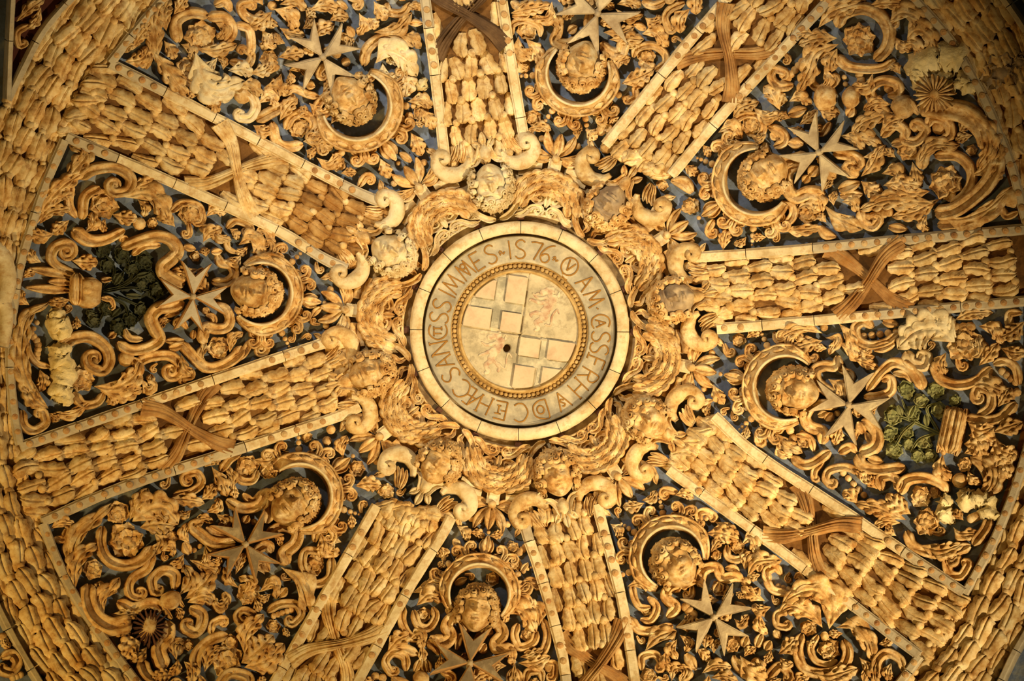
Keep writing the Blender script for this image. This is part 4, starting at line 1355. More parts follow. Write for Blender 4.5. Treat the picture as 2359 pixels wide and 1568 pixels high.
# lower left panel
G(T7, 'acanthus_scroll', 'scroll', 'large acanthus scroll coiled round a flower at the upper left of the lower left panel', 'a 110 4 500 900 490 720 530 580 640 470 740 380/a 120 4 510 940 510 790 560 700 650 640/t 60 40 480 880 480 700 500 560/t 55 70 700 510 690 640 740 740 850 775 960 740 1040 650/f 6 125 860 610/f 5 80 800 420/a 200 5 900 480 1000 400 1110 390 1200 480 z10/a 110 3 880 470 930 380 1000 270/a 130 4 950 520 1060 500 1180 510/a 90 3 1050 560 1090 610 1060 690/a 90 3 1130 330 1250 330 1370 350/t 50 45 1180 300 1290 280 1370 220 1340 150 1270 160 @40,0.9,-1/t 60 45 1040 690 1000 800 920 850 880 910 890 980 940 1000 @40,.9,-1/a 80 3 340 530 410 490 500 500/t 50 40 370 590 430 600 450 530/a 70 3 1080 680 1150 650 1180 700')
t = G(T7, 'acanthus_scroll', 'scroll', 'acanthus scroll round the dark spiky seed head in the lower left panel', 't 90 110 610 900 600 1020 650 1130 760 1190 900 1160/a 100 3 700 1150 690 1020 760 930 800 880/t 70 80 800 1020 900 1070 1020 1040 1110 1070/t 80 90 1140 1150 1140 1260 1080 1350 1120 1480/a 150 4 960 1290 890 1330 850 1400/a 80 3 900 1250 830 1220 790 1250/t 80 60 960 1420 1000 1520 1100 1570/a 90 3 750 1110 850 1120 920 1110/a 90 4 600 1010 660 960 690 890/s 170 170 960 1180 1060 1210 z2/a 80 3 1000 1330 960 1380 900 1420')
x, y = T7((1020, 1200))[0]
burst(t, x, y, 42, 'burr')
G(T7, 'leaf_bundle', 'leaves', 'tied leaf bundle in the middle of the lower left panel', 's 140 120 1130 960 1190 1070 z8/t 25 25 1095 1035 1170 1140 z20/t 22 22 1180 960 1250 1060 z20/a 110 3 1220 980 1290 880 1260 790/a 130 3 1250 1010 1370 920 1450 820/a 110 3 1270 1030 1380 990 1450 1020/t 60 55 1190 940 1190 840 1110 810 1040 870 1040 940 @35,0.8,-1/t 70 60 1290 1060 1370 1110 1370 1180 1330 1230 1270 1210 @35,0.8,1')
G(T7, 'strap_scroll', 'scroll', 'ribbed scroll left of the brown grey cross in the lower left panel', 't 70 60 1600 630 1450 620 1360 560 1310 510 1380 480/t 45 40 1580 580 1480 560 1400 520/l 60 1480 680 1400 640')
G(T7, 'strap_scroll', 'scroll', 'ribbed scroll above the brown grey cross in the lower left panel', 't 60 70 1540 330 1640 385 1750 370 1815 290 1845 350 1810 490/t 45 40 1650 290 1720 340 1800 260/l 60 1660 490 1690 440')
G(T7, 'strap_scroll', 'scroll', 'ribbed scroll right of the brown grey cross in the lower left panel', 't 50 85 1810 560 1920 510 2020 550 2005 630 1930 700 1960 770/t 50 70 1720 690 1810 640 1850 690/a 140 2 1910 790 2020 870 2085 1050 z2/l 60 1780 760 1830 820/a 60 3 1600 840 1630 760 1660 700')
G(T7, 'leaf_scroll', 'scroll', 'flower scroll beside the lower left rib, in the lower left panel', 't 45 55 2200 690 2080 680 2060 790 2130 900 2240 860 2255 720/a 100 3 2180 560 2200 640 2180 710/a 100 3 2280 580 2230 670 2300 690/f 5 72 2130 780/t 50 45 2110 560 2150 520 2140 620/a 70 3 2320 620 2280 600 2300 540')
G(T7, 'acanthus_scroll', 'scroll', 'acanthus scroll at the bottom edge of the lower left panel', 't 70 60 1320 1520 1340 1380 1440 1280 1550 1250/a 180 5 1640 1440 1740 1370 1850 1260/a 120 4 1660 1380 1680 1230 1780 1120/a 150 4 1660 1470 1800 1430 1920 1320/f 6 110 1540 1420/t 50 45 1440 1240 1440 1180 1500 1140 @30,.8,1/a 80 3 1200 1420 1180 1320 1240 1290/b 40 1 1210 1350/t 60 60 1480 1600 1560 1510 1680 1530 1700 1600/a 90 3 1250 1430 1300 1480 1310 1560/a 90 4 1390 1500 1420 1390 1490 1330/f 5 60 1560 1300/a 100 4 1180 1520 1100 1530 1040 1560')
G(T7, 'leaf_scroll', 'scroll', 'small berry scroll by the lower end of the lower left panel', 't 50 45 1820 1090 1900 1040 2010 1040 2050 1110 2000 1170 @35,.8,1/b 22 5 1860 1120 1980 1080/t 50 45 1750 1130 1660 1080 1610 1120 1630 1160 @28,.8,-1/a 60 3 1920 1250 1960 1220/b 26 3 1700 1090 1720 1150')
G(T7, 'leaf_spray', 'leaves', 'leaf spray left of the brown grey cross, near the acanthus flower', 'a 70 3 1400 420 1480 380 1480 330/a 80 3 1470 430 1540 480 1500 510/a 70 3 1290 640 1250 570 1270 500/l 60 1290 700 1250 620/a 80 3 1290 740 1380 780 1480 820/l 50 1440 830 1500 790/f 5 60 1150 590/a 70 3 1250 700 1210 760 1160 780/a 60 3 1390 650 1400 730 1370 800/a 60 3 1300 480 1380 460 1440 480')
G(T7, 'leaf_spray', 'leaves', 'leaf spray below the brown grey cross, near the berry scroll', 'a 80 3 1560 980 1500 1050 1450 1010/a 80 3 1660 970 1700 900 1640 860/f 6 80 1690 970/a 80 3 1760 960 1850 900 1880 980/l 60 1900 990 1950 930/a 60 2 1730 1000 1760 1080/a 60 3 1620 930 1560 880 1530 800/a 60 3 1800 840 1760 780 1830 760/l 60 1520 960 1560 1040')
G(T7, 'leaf_scroll', 'scroll', 'flower scroll at the top of the lower left panel, below the left rib', 't 55 45 1500 140 1560 60 1640 10/a 90 3 1440 110 1500 200 1540 290/f 5 90 1680 110/t 45 45 1610 150 1640 200 1720 200 1750 130/a 80 3 1720 60 1820 70 1880 30/a 70 3 1570 270 1580 190 1550 120/a 70 3 1390 110 1450 60 1490 80/f 5 55 1810 140/a 60 3 1830 100 1870 170')

# bottom panel
G(T8, 'leaf_scroll', 'scroll', 'spiral leaf scroll left of the boy head, in the bottom panel', 't 50 45 510 1080 540 1180 610 1200 660 1130 640 1060/a 110 3 530 1050 610 980 700 1000/t 55 45 440 1050 430 1150 470 1240 540 1290/f 5 52 575 1115/a 90 3 500 960 600 940 690 1010/a 60 3 700 980 750 1040 740 1090/a 70 3 620 810 680 850 690 910/a 60 3 570 900 640 890 700 930/a 50 2 780 1050 800 1110')
G(T8, 'strap_scroll', 'scroll', 'thick ribbed scroll below the chin of the boy head, on its left', 't 60 80 885 1230 860 1140 780 1130 735 1190 765 1260 710 1300 640 1260/t 40 40 800 1350 830 1260 880 1290/l 60 620 1260 690 1310')
G(T8, 'strap_scroll', 'scroll', 'thick ribbed scroll below the chin of the boy head, on its right', 't 60 80 950 1240 980 1180 1070 1170 1115 1240 1065 1310 1110 1350 1200 1340/t 40 50 920 1290 980 1240 1050 1230/l 60 960 1370 1000 1310')
G(T8, 'acanthus_scroll', 'scroll', 'spiral acanthus scroll right of the boy head, beside the bottom rib', 't 50 50 1220 1170 1195 1250 1230 1330 1320 1300 1345 1220/a 130 4 1110 1110 1200 1070 1270 1110 1330 1210 z8/a 100 3 1360 1190 1360 1100 1300 1020/a 90 3 1250 1010 1230 950 1290 890/t 45 40 1260 930 1290 880 1350 890 @25,.8,1/t 50 50 1390 1140 1420 1240 1400 1340 1340 1400/f 5 48 1285 1250/a 60 3 1110 1110 1150 1150')
G(T8, 'leaf_scroll', 'scroll', 'leaf scroll with a tassel at the lower left of the bottom panel', 'a 110 3 330 1370 400 1290 480 1250/a 80 3 480 1290 540 1250 570 1330/t 60 50 340 1370 440 1340 540 1380/t 50 45 460 1490 450 1400 370 1370 320 1430 350 1500 @30,.8,-1/a 60 2 560 1300 570 1370 570 1420/l 50 520 1500 560 1410/l 50 575 1410 590 1510/l 45 620 1500 600 1420/t 60 50 600 1290 660 1330 690 1380/b 60 1 560 1545/b 30 2 250 1530 300 1540')
G(T8, 'leaf_scroll', 'scroll', 'leaf scroll with a tassel at the lower right of the bottom panel', 'a 80 3 1100 1400 1160 1380 1180 1440/a 90 3 1220 1440 1330 1440 1420 1400/t 45 40 1400 1440 1470 1450 1470 1530 @30,.8,1/t 50 45 1265 1570 1290 1500 1370 1500 1385 1565/a 60 2 1200 1440 1190 1500 1180 1563/l 45 1150 1560 1180 1480/l 45 1240 1560 1210 1480/b 40 1 1435 1470/l 50 1260 1380 1330 1370/a 60 3 1230 1400 1290 1390 1380 1350')
G(T8, 'flower_sprig', 'flower', 'small flower sprigs beside the crown ends in the bottom panel', 'a 60 3 700 740 720 690 690 670/f 5 45 1200 770/f 5 48 1180 660/b 25 3 1230 690 1270 650/l 50 780 600 830 660/a 50 3 730 790 680 760/f 5 40 690 690/l 40 1240 820 1290 760')

# lower right panel
G(T9, 'leaf_scroll', 'scroll', 'spiral leaf scroll right of the crown in the lower right panel', 't 50 45 160 500 150 430 200 410 250 440 @20,.7,1/a 110 4 200 560 300 560 410 600/a 80 3 260 480 330 520 410 570/t 45 45 340 640 350 720 430 735 475 670/a 70 3 230 690 280 620 340 600/a 80 3 440 640 500 600 545 690/f 5 55 410 650/a 110 3 480 850 540 760 680 740/a 80 3 460 810 480 720 510 700/a 60 3 170 560 140 480/l 60 560 820 560 720')
G(T9, 'strap_scroll', 'scroll', 'ribbed scroll above the chipped cross in the lower right panel', 't 60 60 150 920 180 810 270 790 310 860 400 850 450 880/a 90 3 210 960 160 900 60 900 0 940/b 36 1 470 890/l 60 260 960 290 900/t 50 45 330 800 390 800 420 830')
G(T9, 'acanthus_scroll', 'scroll', 'broad fan leaf scroll right of the chipped cross in the lower right panel', 't 55 45 620 900 610 820 670 790 710 840/t 50 45 600 860 650 940 760 970/b 22 4 690 920 790 950/t 40 35 800 870 830 840 860 880 @14,.7,1/a 200 5 1035 1210 1050 1060 970 960 850 965 740 1020 z8/a 130 4 990 1200 930 1120 800 1060 710 1090/t 45 40 760 1080 680 1110 680 1180 740 1200 @25,.8,-1')
G(T9, 'acanthus_scroll', 'scroll', 'coiled acanthus ring near the lower right rib, low in the lower right panel', 't 60 60 850 1240 820 1350 860 1470 980 1510 1110 1480 1160 1380 1130 1280/t 40 40 960 1250 910 1340 940 1420 1020 1450 1090 1420/f 6 80 1030 1350/a 110 3 690 1380 760 1330 810 1280/a 120 3 1080 1200 1180 1190 1290 1290 1330 1400/a 110 4 920 1500 1040 1530 1210 1480/t 60 50 1360 1540 1360 1430 1430 1370 1520 1420 1540 1500/a 80 3 1370 1400 1340 1480 1350 1570/a 60 3 880 1290 930 1330/s 50 40 1000 1230 1010 1290/a 90 3 1150 1130 1240 1230 1300 1310/a 70 3 700 1400 740 1450 780 1440/a 70 3 1240 1400 1290 1470 1270 1550')
G(T9, 'leaf_spray', 'leaves', 'leaf spray round the chipped cross in the lower right panel', 'a 80 3 600 1020 520 980 450 930/a 80 3 640 1060 560 1080 520 1050/l 70 490 1010 560 930/a 80 3 560 1090 560 1180 600 1230/f 5 60 290 930/b 34 3 60 1060 110 1110/a 90 3 190 1340 210 1250/f 5 60 380 1310/l 60 540 1330 580 1240/l 60 600 1350 640 1290/l 50 660 1220 700 1270/a 60 3 390 1140 430 1170 480 1120/l 60 450 1330 480 1260/a 60 3 420 1010 440 960')
G(T9, 'leaf_spray', 'leaves', 'oak like leaf spray at the bottom edge of the lower right panel', 'a 130 3 430 1390 490 1480 600 1550/l 80 500 1520 400 1430 390 1390/t 60 50 610 1550 700 1460 770 1520 @30,.8,1/a 80 3 170 1510 250 1460 350 1460/l 70 60 1380 130 1480/a 80 3 20 1440 60 1500 30 1563/b 40 1 540 1440/a 80 3 230 1540 320 1530 400 1560/a 90 3 560 1560 560 1480 520 1420/a 60 3 20 1250 80 1300 60 1350')
G(T8, 'leaf_scroll', 'scroll', 'spiral leaf scroll below the crown, by the bottom rib in the lower right panel', 't 45 40 1990 900 2010 1000 2050 1060 2120 1060/t 45 45 2100 990 2160 1060 2120 1150 2050 1140/a 80 3 1960 920 2040 900 2130 930/t 55 50 1980 1130 2040 1210 2150 1220 2270 1180/a 120 2 2080 1360 2150 1280 2260 1230/t 60 60 2350 900 2260 920 2220 990 2290 1060 2230 1130/a 80 3 2300 1280 2260 1340 2290 1400/t 45 45 2060 1490 2060 1400 2150 1380 2200 1450 @30,.8,1/f 5 40 2090 1080/a 80 3 2230 1350 2220 1430 2260 1480/a 80 3 2260 1563 2280 1490 2359 1470')

# right panel
G(T6, 'leaf_scroll', 'scroll', 'leaf scroll above the crown, below the right rib in the right panel', 't 45 40 660 720 690 780 770 795/a 100 3 990 730 900 700 780 720 700 770/a 110 3 990 780 900 800 800 830/t 45 40 870 840 880 900 930 910 @20,.8,-1/a 60 3 1010 760 1080 770 1040 860/b 28 1 1000 690/a 60 3 960 700 880 670 800 690')
G(T6, 'berry_scroll', 'scroll', 'berry lined curl below the right rib, above the cream cross', 't 55 50 1330 690 1270 650 1210 690 1230 770 1310 810 1420 790 1500 730/b 26 5 1270 750 1490 720/a 80 3 1100 660 1150 720 1220 850/l 70 1340 840 1480 800/a 80 2 1090 780 1160 830 1210 900/l 60 1400 650 1500 670/a 60 3 1220 820 1280 860 1310 840')
G(T6, 'acanthus_scroll', 'scroll', 'bright pale acanthus scroll at the top of the right panel', 'a 240 6 1890 790 1780 700 1630 720 1510 820 *pale z10/a 150 4 1900 760 1820 690 1740 620 *pale/t 80 60 1560 850 1590 930 1680 950 1700 900 @35,.8,-1 *pale/f 6 120 1960 800/t 60 60 1740 930 1790 1040 1910 1080 2040 1050 2130 960/a 90 3 2050 950 2120 880 2170 810/a 100 4 1890 640 2000 590 2120 590/b 40 3 1900 700 1990 690/a 90 3 1830 860 1790 930 1810 1000/a 80 3 2000 900 2060 860 2050 760')
G(T6, 'strap_scroll', 'scroll', 'ribbed scroll left of the cream cross in the right panel', 't 60 70 1090 880 1080 950 1000 950 940 980 950 1060 1040 1130 1120 1170/a 90 3 1030 1040 1100 1090 1130 1170/t 60 70 1090 1220 930 1215 870 1290 900 1360 990 1400 980 1480/l 60 1010 1320 1060 1270/l 50 960 1290 1030 1270')
G(T6, 'strap_scroll', 'scroll', 'ribbed scroll upper right of the cream cross in the right panel', 't 50 70 1290 1120 1380 1000 1470 930 1570 960 1640 1040 1670 1110/t 45 45 1470 1000 1560 1010 1600 1060/t 50 55 1390 1050 1450 1040 1450 1120 1360 1160 1270 1160/a 70 3 1200 900 1280 930 1350 960/l 50 1230 890 1340 890')
G(T6, 'strap_scroll', 'scroll', 'ribbed scroll lower right of the cream cross in the right panel', 't 60 80 1250 1330 1300 1340 1360 1420 1340 1500 1240 1545/l 70 1270 1410 1230 1330/t 60 50 1100 1540 1180 1500 1220 1540/l 50 1330 1480 1280 1400')
G(T6, 'green_bouquet', 'bouquet', 'pale green bouquet in the right panel, beside the cream cross', 't 24 16 1800 1420 1650 1350 1530 1300 1450 1310/t 20 14 1780 1400 1700 1250 1760 1200/t 20 14 1760 1410 1650 1450 1590 1540/t 18 12 1660 1350 1570 1270 1530 1180/t 18 12 1620 1330 1540 1400 1480 1500/f 5 62 1560 1110/f 5 60 1760 1110/f 5 70 1470 1290/f 5 56 1600 1270/f 5 58 1780 1250/f 5 54 1660 1190/f 5 60 1450 1410/f 5 50 1560 1400/f 5 60 1480 1520/f 5 54 1680 1480/f 5 50 1640 1560/f 5 44 1890 1190/l 40 1700 1360 1690 1280/l 40 1580 1300 1620 1220/f 5 50 1580 1480/f 5 46 1720 1560/l 40 1500 1220 1530 1290', 'green')
G(T6, 'vase', 'vase', 'banded vase tilted at the right end of the green bouquet', 'q 130 130 1900 1230 1830 1540 z10/t 30 30 1965 1240 1890 1563 z14/b 40 1 1870 1400 1870 1400 z24/b 18 3 1900 1270 1860 1300 z24/b 18 3 1840 1490 1810 1540 z24/t 24 24 1840 1220 1770 1540 z16')
G(T6, 'acanthus_scroll', 'scroll', 'curled scroll above the tilted vase in the right panel', 't 60 55 2040 1300 2130 1230 2130 1130 2050 1100 2020 1150 @35,.9,-1/a 120 3 2000 1080 2100 1075 2220 1130/t 60 60 1960 1300 2080 1320 2200 1300 2300 1200/t 50 45 2150 940 2230 920 2300 970 2320 1080/b 28 4 2210 990 2300 1060/b 30 3 2310 1130 2230 1180/a 110 4 2359 650 2280 720 2200 760/t 50 45 2260 700 2260 600 2340 590/a 90 3 2200 830 2290 860 2359 860/a 90 3 2180 1230 2230 1160 2260 1110/a 90 4 2050 680 2150 700 2200 790')
G(T6, 'leaf_spray', 'leaves', 'orange stained leaf spray right of the tilted vase in the right panel', 'a 120 3 1980 1340 2060 1390 2140 1370/a 110 3 2150 1400 2240 1370 2330 1340/a 130 4 1950 1480 2040 1490 2080 1563/a 130 4 2170 1450 2200 1520 2300 1563/a 110 4 1980 1420 2100 1440 2160 1480/l 70 2000 1400 2080 1410')
G(T9, 'acanthus_leaf_fall', 'leaves', 'long acanthus leaf sweeping down the right border in the right panel', 'a 140 5 1990 40 2120 90 2150 200 2090 310/t 60 60 2000 30 2080 110 2120 220 2070 330/b 55 1 1920 200/a 110 4 2150 130 2220 100 2250 180/a 100 4 2170 60 2250 40 2270 -20/a 80 4 1950 20 2030 -10 2100 20')
G(T9, 'acanthus_scroll', 'scroll', 'acanthus coil broken by bare plaster at the lower corner of the right panel', 't 60 60 1560 540 1600 640 1720 690 1860 690 1990 640/a 110 4 1650 640 1790 680 1930 640/t 70 55 1510 290 1560 200 1680 180 1790 220 1840 280/s 110 120 1900 270 2000 330 2100 360 2130 450 *rubble z12/s 90 90 1800 300 1820 400 1850 500 *rubble z8/f 6 95 1700 480/f 5 72 1660 310/a 120 4 1590 430 1500 370 1430 300/a 110 4 1560 470 1400 400 1230 360/a 80 3 1520 490 1420 480 1350 510/t 60 50 1390 270 1380 190 1450 170 1510 210 @25,.8,1/a 80 3 1360 260 1310 190 1310 170/t 60 60 2010 640 2090 540 2130 450/b 34 6 2000 460 2090 420/a 80 3 1880 520 1920 560 2040 560')
G(T9, 'berry_scroll', 'scroll', 'berry lined curl on the upper border of the lower right rib, in the right panel', 't 50 45 1250 150 1150 110 1040 130 1010 190 1040 230 @25,.8,-1/b 24 5 1130 150 1270 300/a 90 3 1230 360 1180 300 1130 290/a 60 3 1200 130 1260 170 1270 210/t 60 50 1830 720 1850 830 1930 850 1980 780 @25,.8,-1/a 80 3 1820 700 1870 740 1910 700')
G(T9, 'strap_scroll', 'scroll', 'ribbed straps under the green bouquet in the right panel', 't 70 70 1230 20 1260 100 1380 130 1550 110/t 60 60 780 40 850 90 930 80 1040 0/t 45 40 1000 60 940 130 930 180 @18,.8,-1/l 60 1300 50 1400 80')
G(T6, 'leaf_scroll', 'scroll', 'small leaf scroll below the crown of the right panel', 't 50 45 690 1450 620 1390 560 1400 550 1460 @25,.9,-1/a 90 3 660 1400 740 1480 830 1530/f 5 60 870 1450/t 40 40 810 1420 900 1440 930 1530/b 30 2 770 1390 790 1440/a 60 3 680 1470 700 1530 780 1563')

# upper right panel
G(T3, 'acanthus_scroll', 'scroll', 'acanthus ring coiled round a ragged flower at the top of the upper right panel', 't 70 70 1090 190 1130 100 1260 60 1380 110 1440 220 1420 330 1340 410/t 60 50 1080 380 1160 450 1280 470 1400 460 1480 410/f 7 115 1240 270/a 120 4 960 190 1060 80 1250 20/a 90 3 1290 50 1400 20 1530 20/a 110 4 1090 260 960 260 840 300/a 130 5 1100 300 950 360 900 480 830 620/a 110 3 1090 330 1050 400 1040 480/t 50 40 900 440 920 570 1000 610 1080 560 @30,.8,-1/t 55 45 790 580 700 590 640 530 660 470 730 490 @25,.7,1/b 28 6 730 560 850 420/b 30 3 1240 510 1260 580/a 90 3 1330 500 1300 580 1200 590/a 80 3 940 240 870 220 800 240/a 70 3 1000 450 1030 540 1000 600')
G(T3, 'acanthus_leaves', 'leaves', 'ribbed acanthus leaves folded against the border at the top of the upper right panel', 'a 130 4 1440 170 1520 90 1620 110 1680 200/a 130 4 1560 280 1620 210 1700 230 1760 340/a 90 3 1530 330 1600 300 1680 380/a 80 3 1480 250 1520 300 1590 340/l 70 1450 180 1500 140')
t = G(T3, 'broken_boss', 'boss', 'bare plaster boss with a spiky seed head against the border of the upper right panel', 's 190 200 1580 540 1700 440 1830 380 1930 430 *rubble z4/s 160 160 1620 640 1700 580 1900 560 *rubble z2/t 110 130 1640 720 1780 740 1950 770 2080 880 2130 1010 z6/a 130 5 1950 740 2080 860 2120 1000 2050 1130 z10/s 120 120 1900 480 1960 560 2010 640 *rubble z2')
x, y = T3((1750, 640))[0]
burst(t, x, y, 46, 'stone', 22, 44)
G(T3, 'vase', 'vase', 'scrolled vase left of the plaster boss in the upper right panel', 's 120 110 1490 660 1570 800 z10/t 60 55 1450 800 1340 690 1310 610 1390 550 1490 570 1500 640 1430 650/a 110 4 1500 770 1380 790 1260 840 1200 900/a 80 3 1460 710 1360 700 1280 740/t 60 60 1390 930 1480 850 1550 890 1550 950 1630 960 1690 890 1640 840 @30,.6,-1/q 40 40 1570 670 1640 780 z16/a 100 3 1380 900 1460 830 1520 810/b 36 1 1440 600')
G(T3, 'leaf_scroll', 'scroll', 'leaf scroll with a bud beside the upper right rib, in the upper right panel', 'a 110 3 700 750 660 650 600 600/a 90 3 520 730 600 790 690 780/a 100 4 380 800 440 730 540 700/t 45 40 380 830 470 780 570 800 590 880 540 940/f 5 70 510 850/a 90 3 280 900 370 860 430 930/f 5 80 370 900/a 80 3 760 690 830 660 900 700/f 5 50 700 670/l 70 760 780 880 740/a 80 3 250 960 330 990 430 980/a 60 3 500 920 560 940 590 910')
G(T3, 'bud_pair', 'bud', 'pair of round folded buds above the flaking cross in the upper right panel', 's 150 140 930 660 1080 670/s 120 120 1120 660 1240 670/a 90 3 960 730 1020 760 1090 770/l 70 1160 790 1200 730/a 70 3 830 850 900 800 940 760')
G(T3, 'strap_scroll', 'scroll', 'ribbed scroll left of the flaking cross in the upper right panel', 't 50 60 620 860 710 900 730 960 660 1000/t 60 90 600 970 590 1050 690 1100 800 1090 890 1060/l 70 760 970 860 980/l 60 640 900 690 950')
G(T3, 'strap_scroll', 'scroll', 'ribbed scroll below the flaking cross in the upper right panel', 't 60 90 830 1110 750 1170 750 1280 810 1340 900 1310 1000 1330/a 90 3 900 1330 960 1360 980 1430/l 80 900 1190 960 1130/l 80 1000 1150 1080 1210/l 60 860 1240 900 1190')
G(T3, 'strap_scroll', 'scroll', 'leafy scroll right of the flaking cross in the upper right panel', 't 60 80 1060 1040 1180 1060 1240 1110 1160 1140 1230 1200/a 90 3 1110 920 1200 940 1260 1000/a 90 3 1130 940 1250 920 1370 980/a 100 3 1250 1200 1330 1120 1380 1010/a 100 3 1250 1230 1330 1290 1380 1310/l 80 1100 1290 1240 1240/l 70 1110 1330 1260 1320/a 60 3 1260 1070 1340 1050 1400 1000')
G(T3, 'leaf_spray', 'leaves', 'leaf spray between the vase and the lower coil in the upper right panel', 't 60 60 1700 860 1740 800 1830 830 1860 910 1790 960/f 6 90 1580 1010/a 90 3 1390 1180 1480 1160 1520 1230/a 100 4 1400 1260 1520 1240 1640 1260/l 60 1460 980 1560 960/b 50 1 1780 870/a 80 3 1600 1100 1620 1180 1640 1260/a 90 4 1920 900 1970 830 2010 800')
G(T3, 'acanthus_scroll', 'scroll', 'large acanthus coil in the right corner of the upper right panel', 't 70 60 1660 1150 1680 1040 1780 980 1900 1010/t 60 60 1750 1060 1900 1060 1990 1140 2000 1240 1950 1330 1860 1390/f 7 115 1830 1240/a 100 4 1640 1110 1740 990 1890 990/t 90 90 2180 960 2170 1120 2080 1280 1900 1420 1750 1450/a 120 5 2010 1190 2090 1150 2180 1040 2200 950/a 120 4 1720 1300 1580 1310 1440 1250/a 130 5 1750 1380 1600 1370 1440 1360 1260 1420/a 100 4 1790 1350 1620 1440 1480 1470/a 110 3 1740 1420 1900 1490 2100 1430 2250 1300/t 70 50 1770 1530 1950 1510 2150 1430/b 34 5 1300 1480 1440 1440/t 60 55 1250 1420 1260 1500 1330 1540 1370 1500 @20,.7,-1/b 75 1 2280 1340/t 40 40 2200 1400 2240 1470 2320 1440/a 90 4 2100 1260 2150 1200 2200 1120')
G(T3, 'leaf_spray', 'leaves', 'folded leaves and curls below the cross, above the right rib', 'a 120 2 1000 1390 1070 1460 1220 1540/t 55 45 740 1530 790 1460 780 1400 730 1390 @20,.7,-1/f 5 80 890 1440/a 90 3 820 1420 880 1390 960 1430/a 80 3 700 1540 800 1560 960 1550/a 80 3 1120 1370 1190 1370 1220 1430/l 60 1440 1540 1560 1560')

# top panel
G(T2, 'leaf_scroll', 'scroll', 'leaf scroll right of the top rib, in the top panel', 't 50 45 1170 10 1230 50 1290 10/a 90 4 1170 90 1300 60 1430 40/t 50 40 1180 110 1260 110 1300 60/f 5 72 1280 200/t 45 40 1180 240 1180 170 1260 140 1360 180 1370 250/a 110 3 1220 250 1230 330 1330 390/a 90 3 1270 260 1330 330 1370 430/f 5 52 1250 450/a 80 3 1450 10 1430 110 1330 130/a 70 3 1210 380 1230 440 1290 470')
G(T2, 'strap_scroll', 'scroll', 'ribbed scrolls at the foot of the bright cross in the top panel', 't 50 80 1500 130 1490 220 1470 280 1560 310 1640 270/t 60 80 1780 290 1830 350 1910 370 1940 290 1990 260/a 90 3 1400 150 1470 150 1500 210/a 90 3 1800 220 1900 220 1990 190/a 90 3 1840 270 1950 260 2050 270/l 60 1560 220 1620 180/a 60 3 1880 60 1960 120 2050 110')
G(T2, 'leaf_scroll', 'scroll', 'flower scroll beside the upper right rib, in the top panel', 't 45 45 2000 390 2030 330 2130 310 2210 360 2220 430 2150 480/f 5 62 2090 380/a 80 3 1900 470 1910 420 1970 400/a 110 4 1920 570 2030 530 2130 480/t 45 40 2100 560 2020 590 2020 660 1970 690 @20,.7,1/a 100 4 2060 230 2150 220 2230 310/a 80 3 2080 120 2130 150 2190 130/t 50 45 2350 20 2260 60 2220 120 2240 200 @25,.7,-1/a 90 3 1890 30 1970 10 2040 40/t 50 45 2060 10 2140 40 2220 10/b 26 3 2060 430 2130 450/a 70 3 1920 330 1990 300 2050 300')
G(T2, 'flower_sprig', 'flower', 'flower sprigs flanking the crown of the top panel', 'b 36 3 1780 890 1800 820/a 80 3 1680 880 1750 940/f 5 55 1320 800/a 70 3 1280 880 1380 860 1430 880/a 70 3 1850 780 1880 830/f 5 45 1830 870')

# upper left panel
G(T1, 'acanthus_leaves', 'leaves', 'tall acanthus leaves against the border at the outer end of the upper left panel', 'a 120 5 1060 430 1050 260 1040 120 1100 20/a 110 4 1130 210 1110 90 1150 0/a 100 4 850 420 960 400 1010 330/a 90 4 900 330 960 230 1030 150/a 120 4 1040 350 1120 450 1200 560 1270 640/t 45 40 1050 40 1040 200 1030 340 990 470/a 80 3 1180 100 1230 30 1260 -20/a 70 3 960 300 880 310 850 350')
G(T1, 'acanthus_scroll', 'scroll', 'shaded acanthus coil round a flower in the upper left panel', 't 70 60 1210 290 1200 150 1300 90 1420 110/t 60 60 1410 120 1530 120 1580 210 1530 290/f 6 105 1360 250/a 90 3 1330 330 1450 340 1590 310/t 50 50 1600 170 1690 200 1710 310 1690 380/t 50 45 1560 420 1680 440 1710 370 1650 330 @20,.6,-1/a 80 3 1230 300 1290 330 1310 400/a 80 3 1460 150 1520 190 1490 260/t 60 50 1460 40 1530 10 1570 80')
G(T1, 'acanthus_scroll', 'scroll', 'bright pale acanthus leaf ending in a curl in the upper left panel', 'a 200 5 1330 360 1370 500 1450 600 1640 560 *pale z10/a 110 4 1340 540 1430 630 1550 680 *pale/a 100 3 1550 480 1640 470 1710 500 *pale/t 60 55 1580 600 1690 630 1740 720 1700 800 1630 800 @28,.7,1 *pale/f 5 90 1280 470/a 80 3 1230 510 1300 550 1370 510/b 60 1 1650 650/a 90 3 1620 580 1700 580 1770 640/a 80 3 1380 660 1440 690 1480 760/a 80 3 1480 390 1430 460 1480 520 *pale/a 70 3 1290 600 1320 660/a 60 3 1400 740 1440 700')
G(T1, 'leaf_spray', 'leaves', 'three lobed flower at the top edge of the upper left panel', 'a 110 3 1850 80 1780 140 1710 180/a 110 3 1860 60 1960 100 2010 190/a 100 3 1840 110 1830 190/t 60 50 1790 80 1740 140 1660 100 1640 40 1700 20 @25,.7,1/a 90 3 1900 30 2000 10 2070 60/a 100 3 2100 70 2200 40 2300 60/a 90 3 2240 140 2300 110 2359 120/t 45 40 2290 10 2359 60/b 34 1 1850 40/a 80 3 2080 120 2130 70')
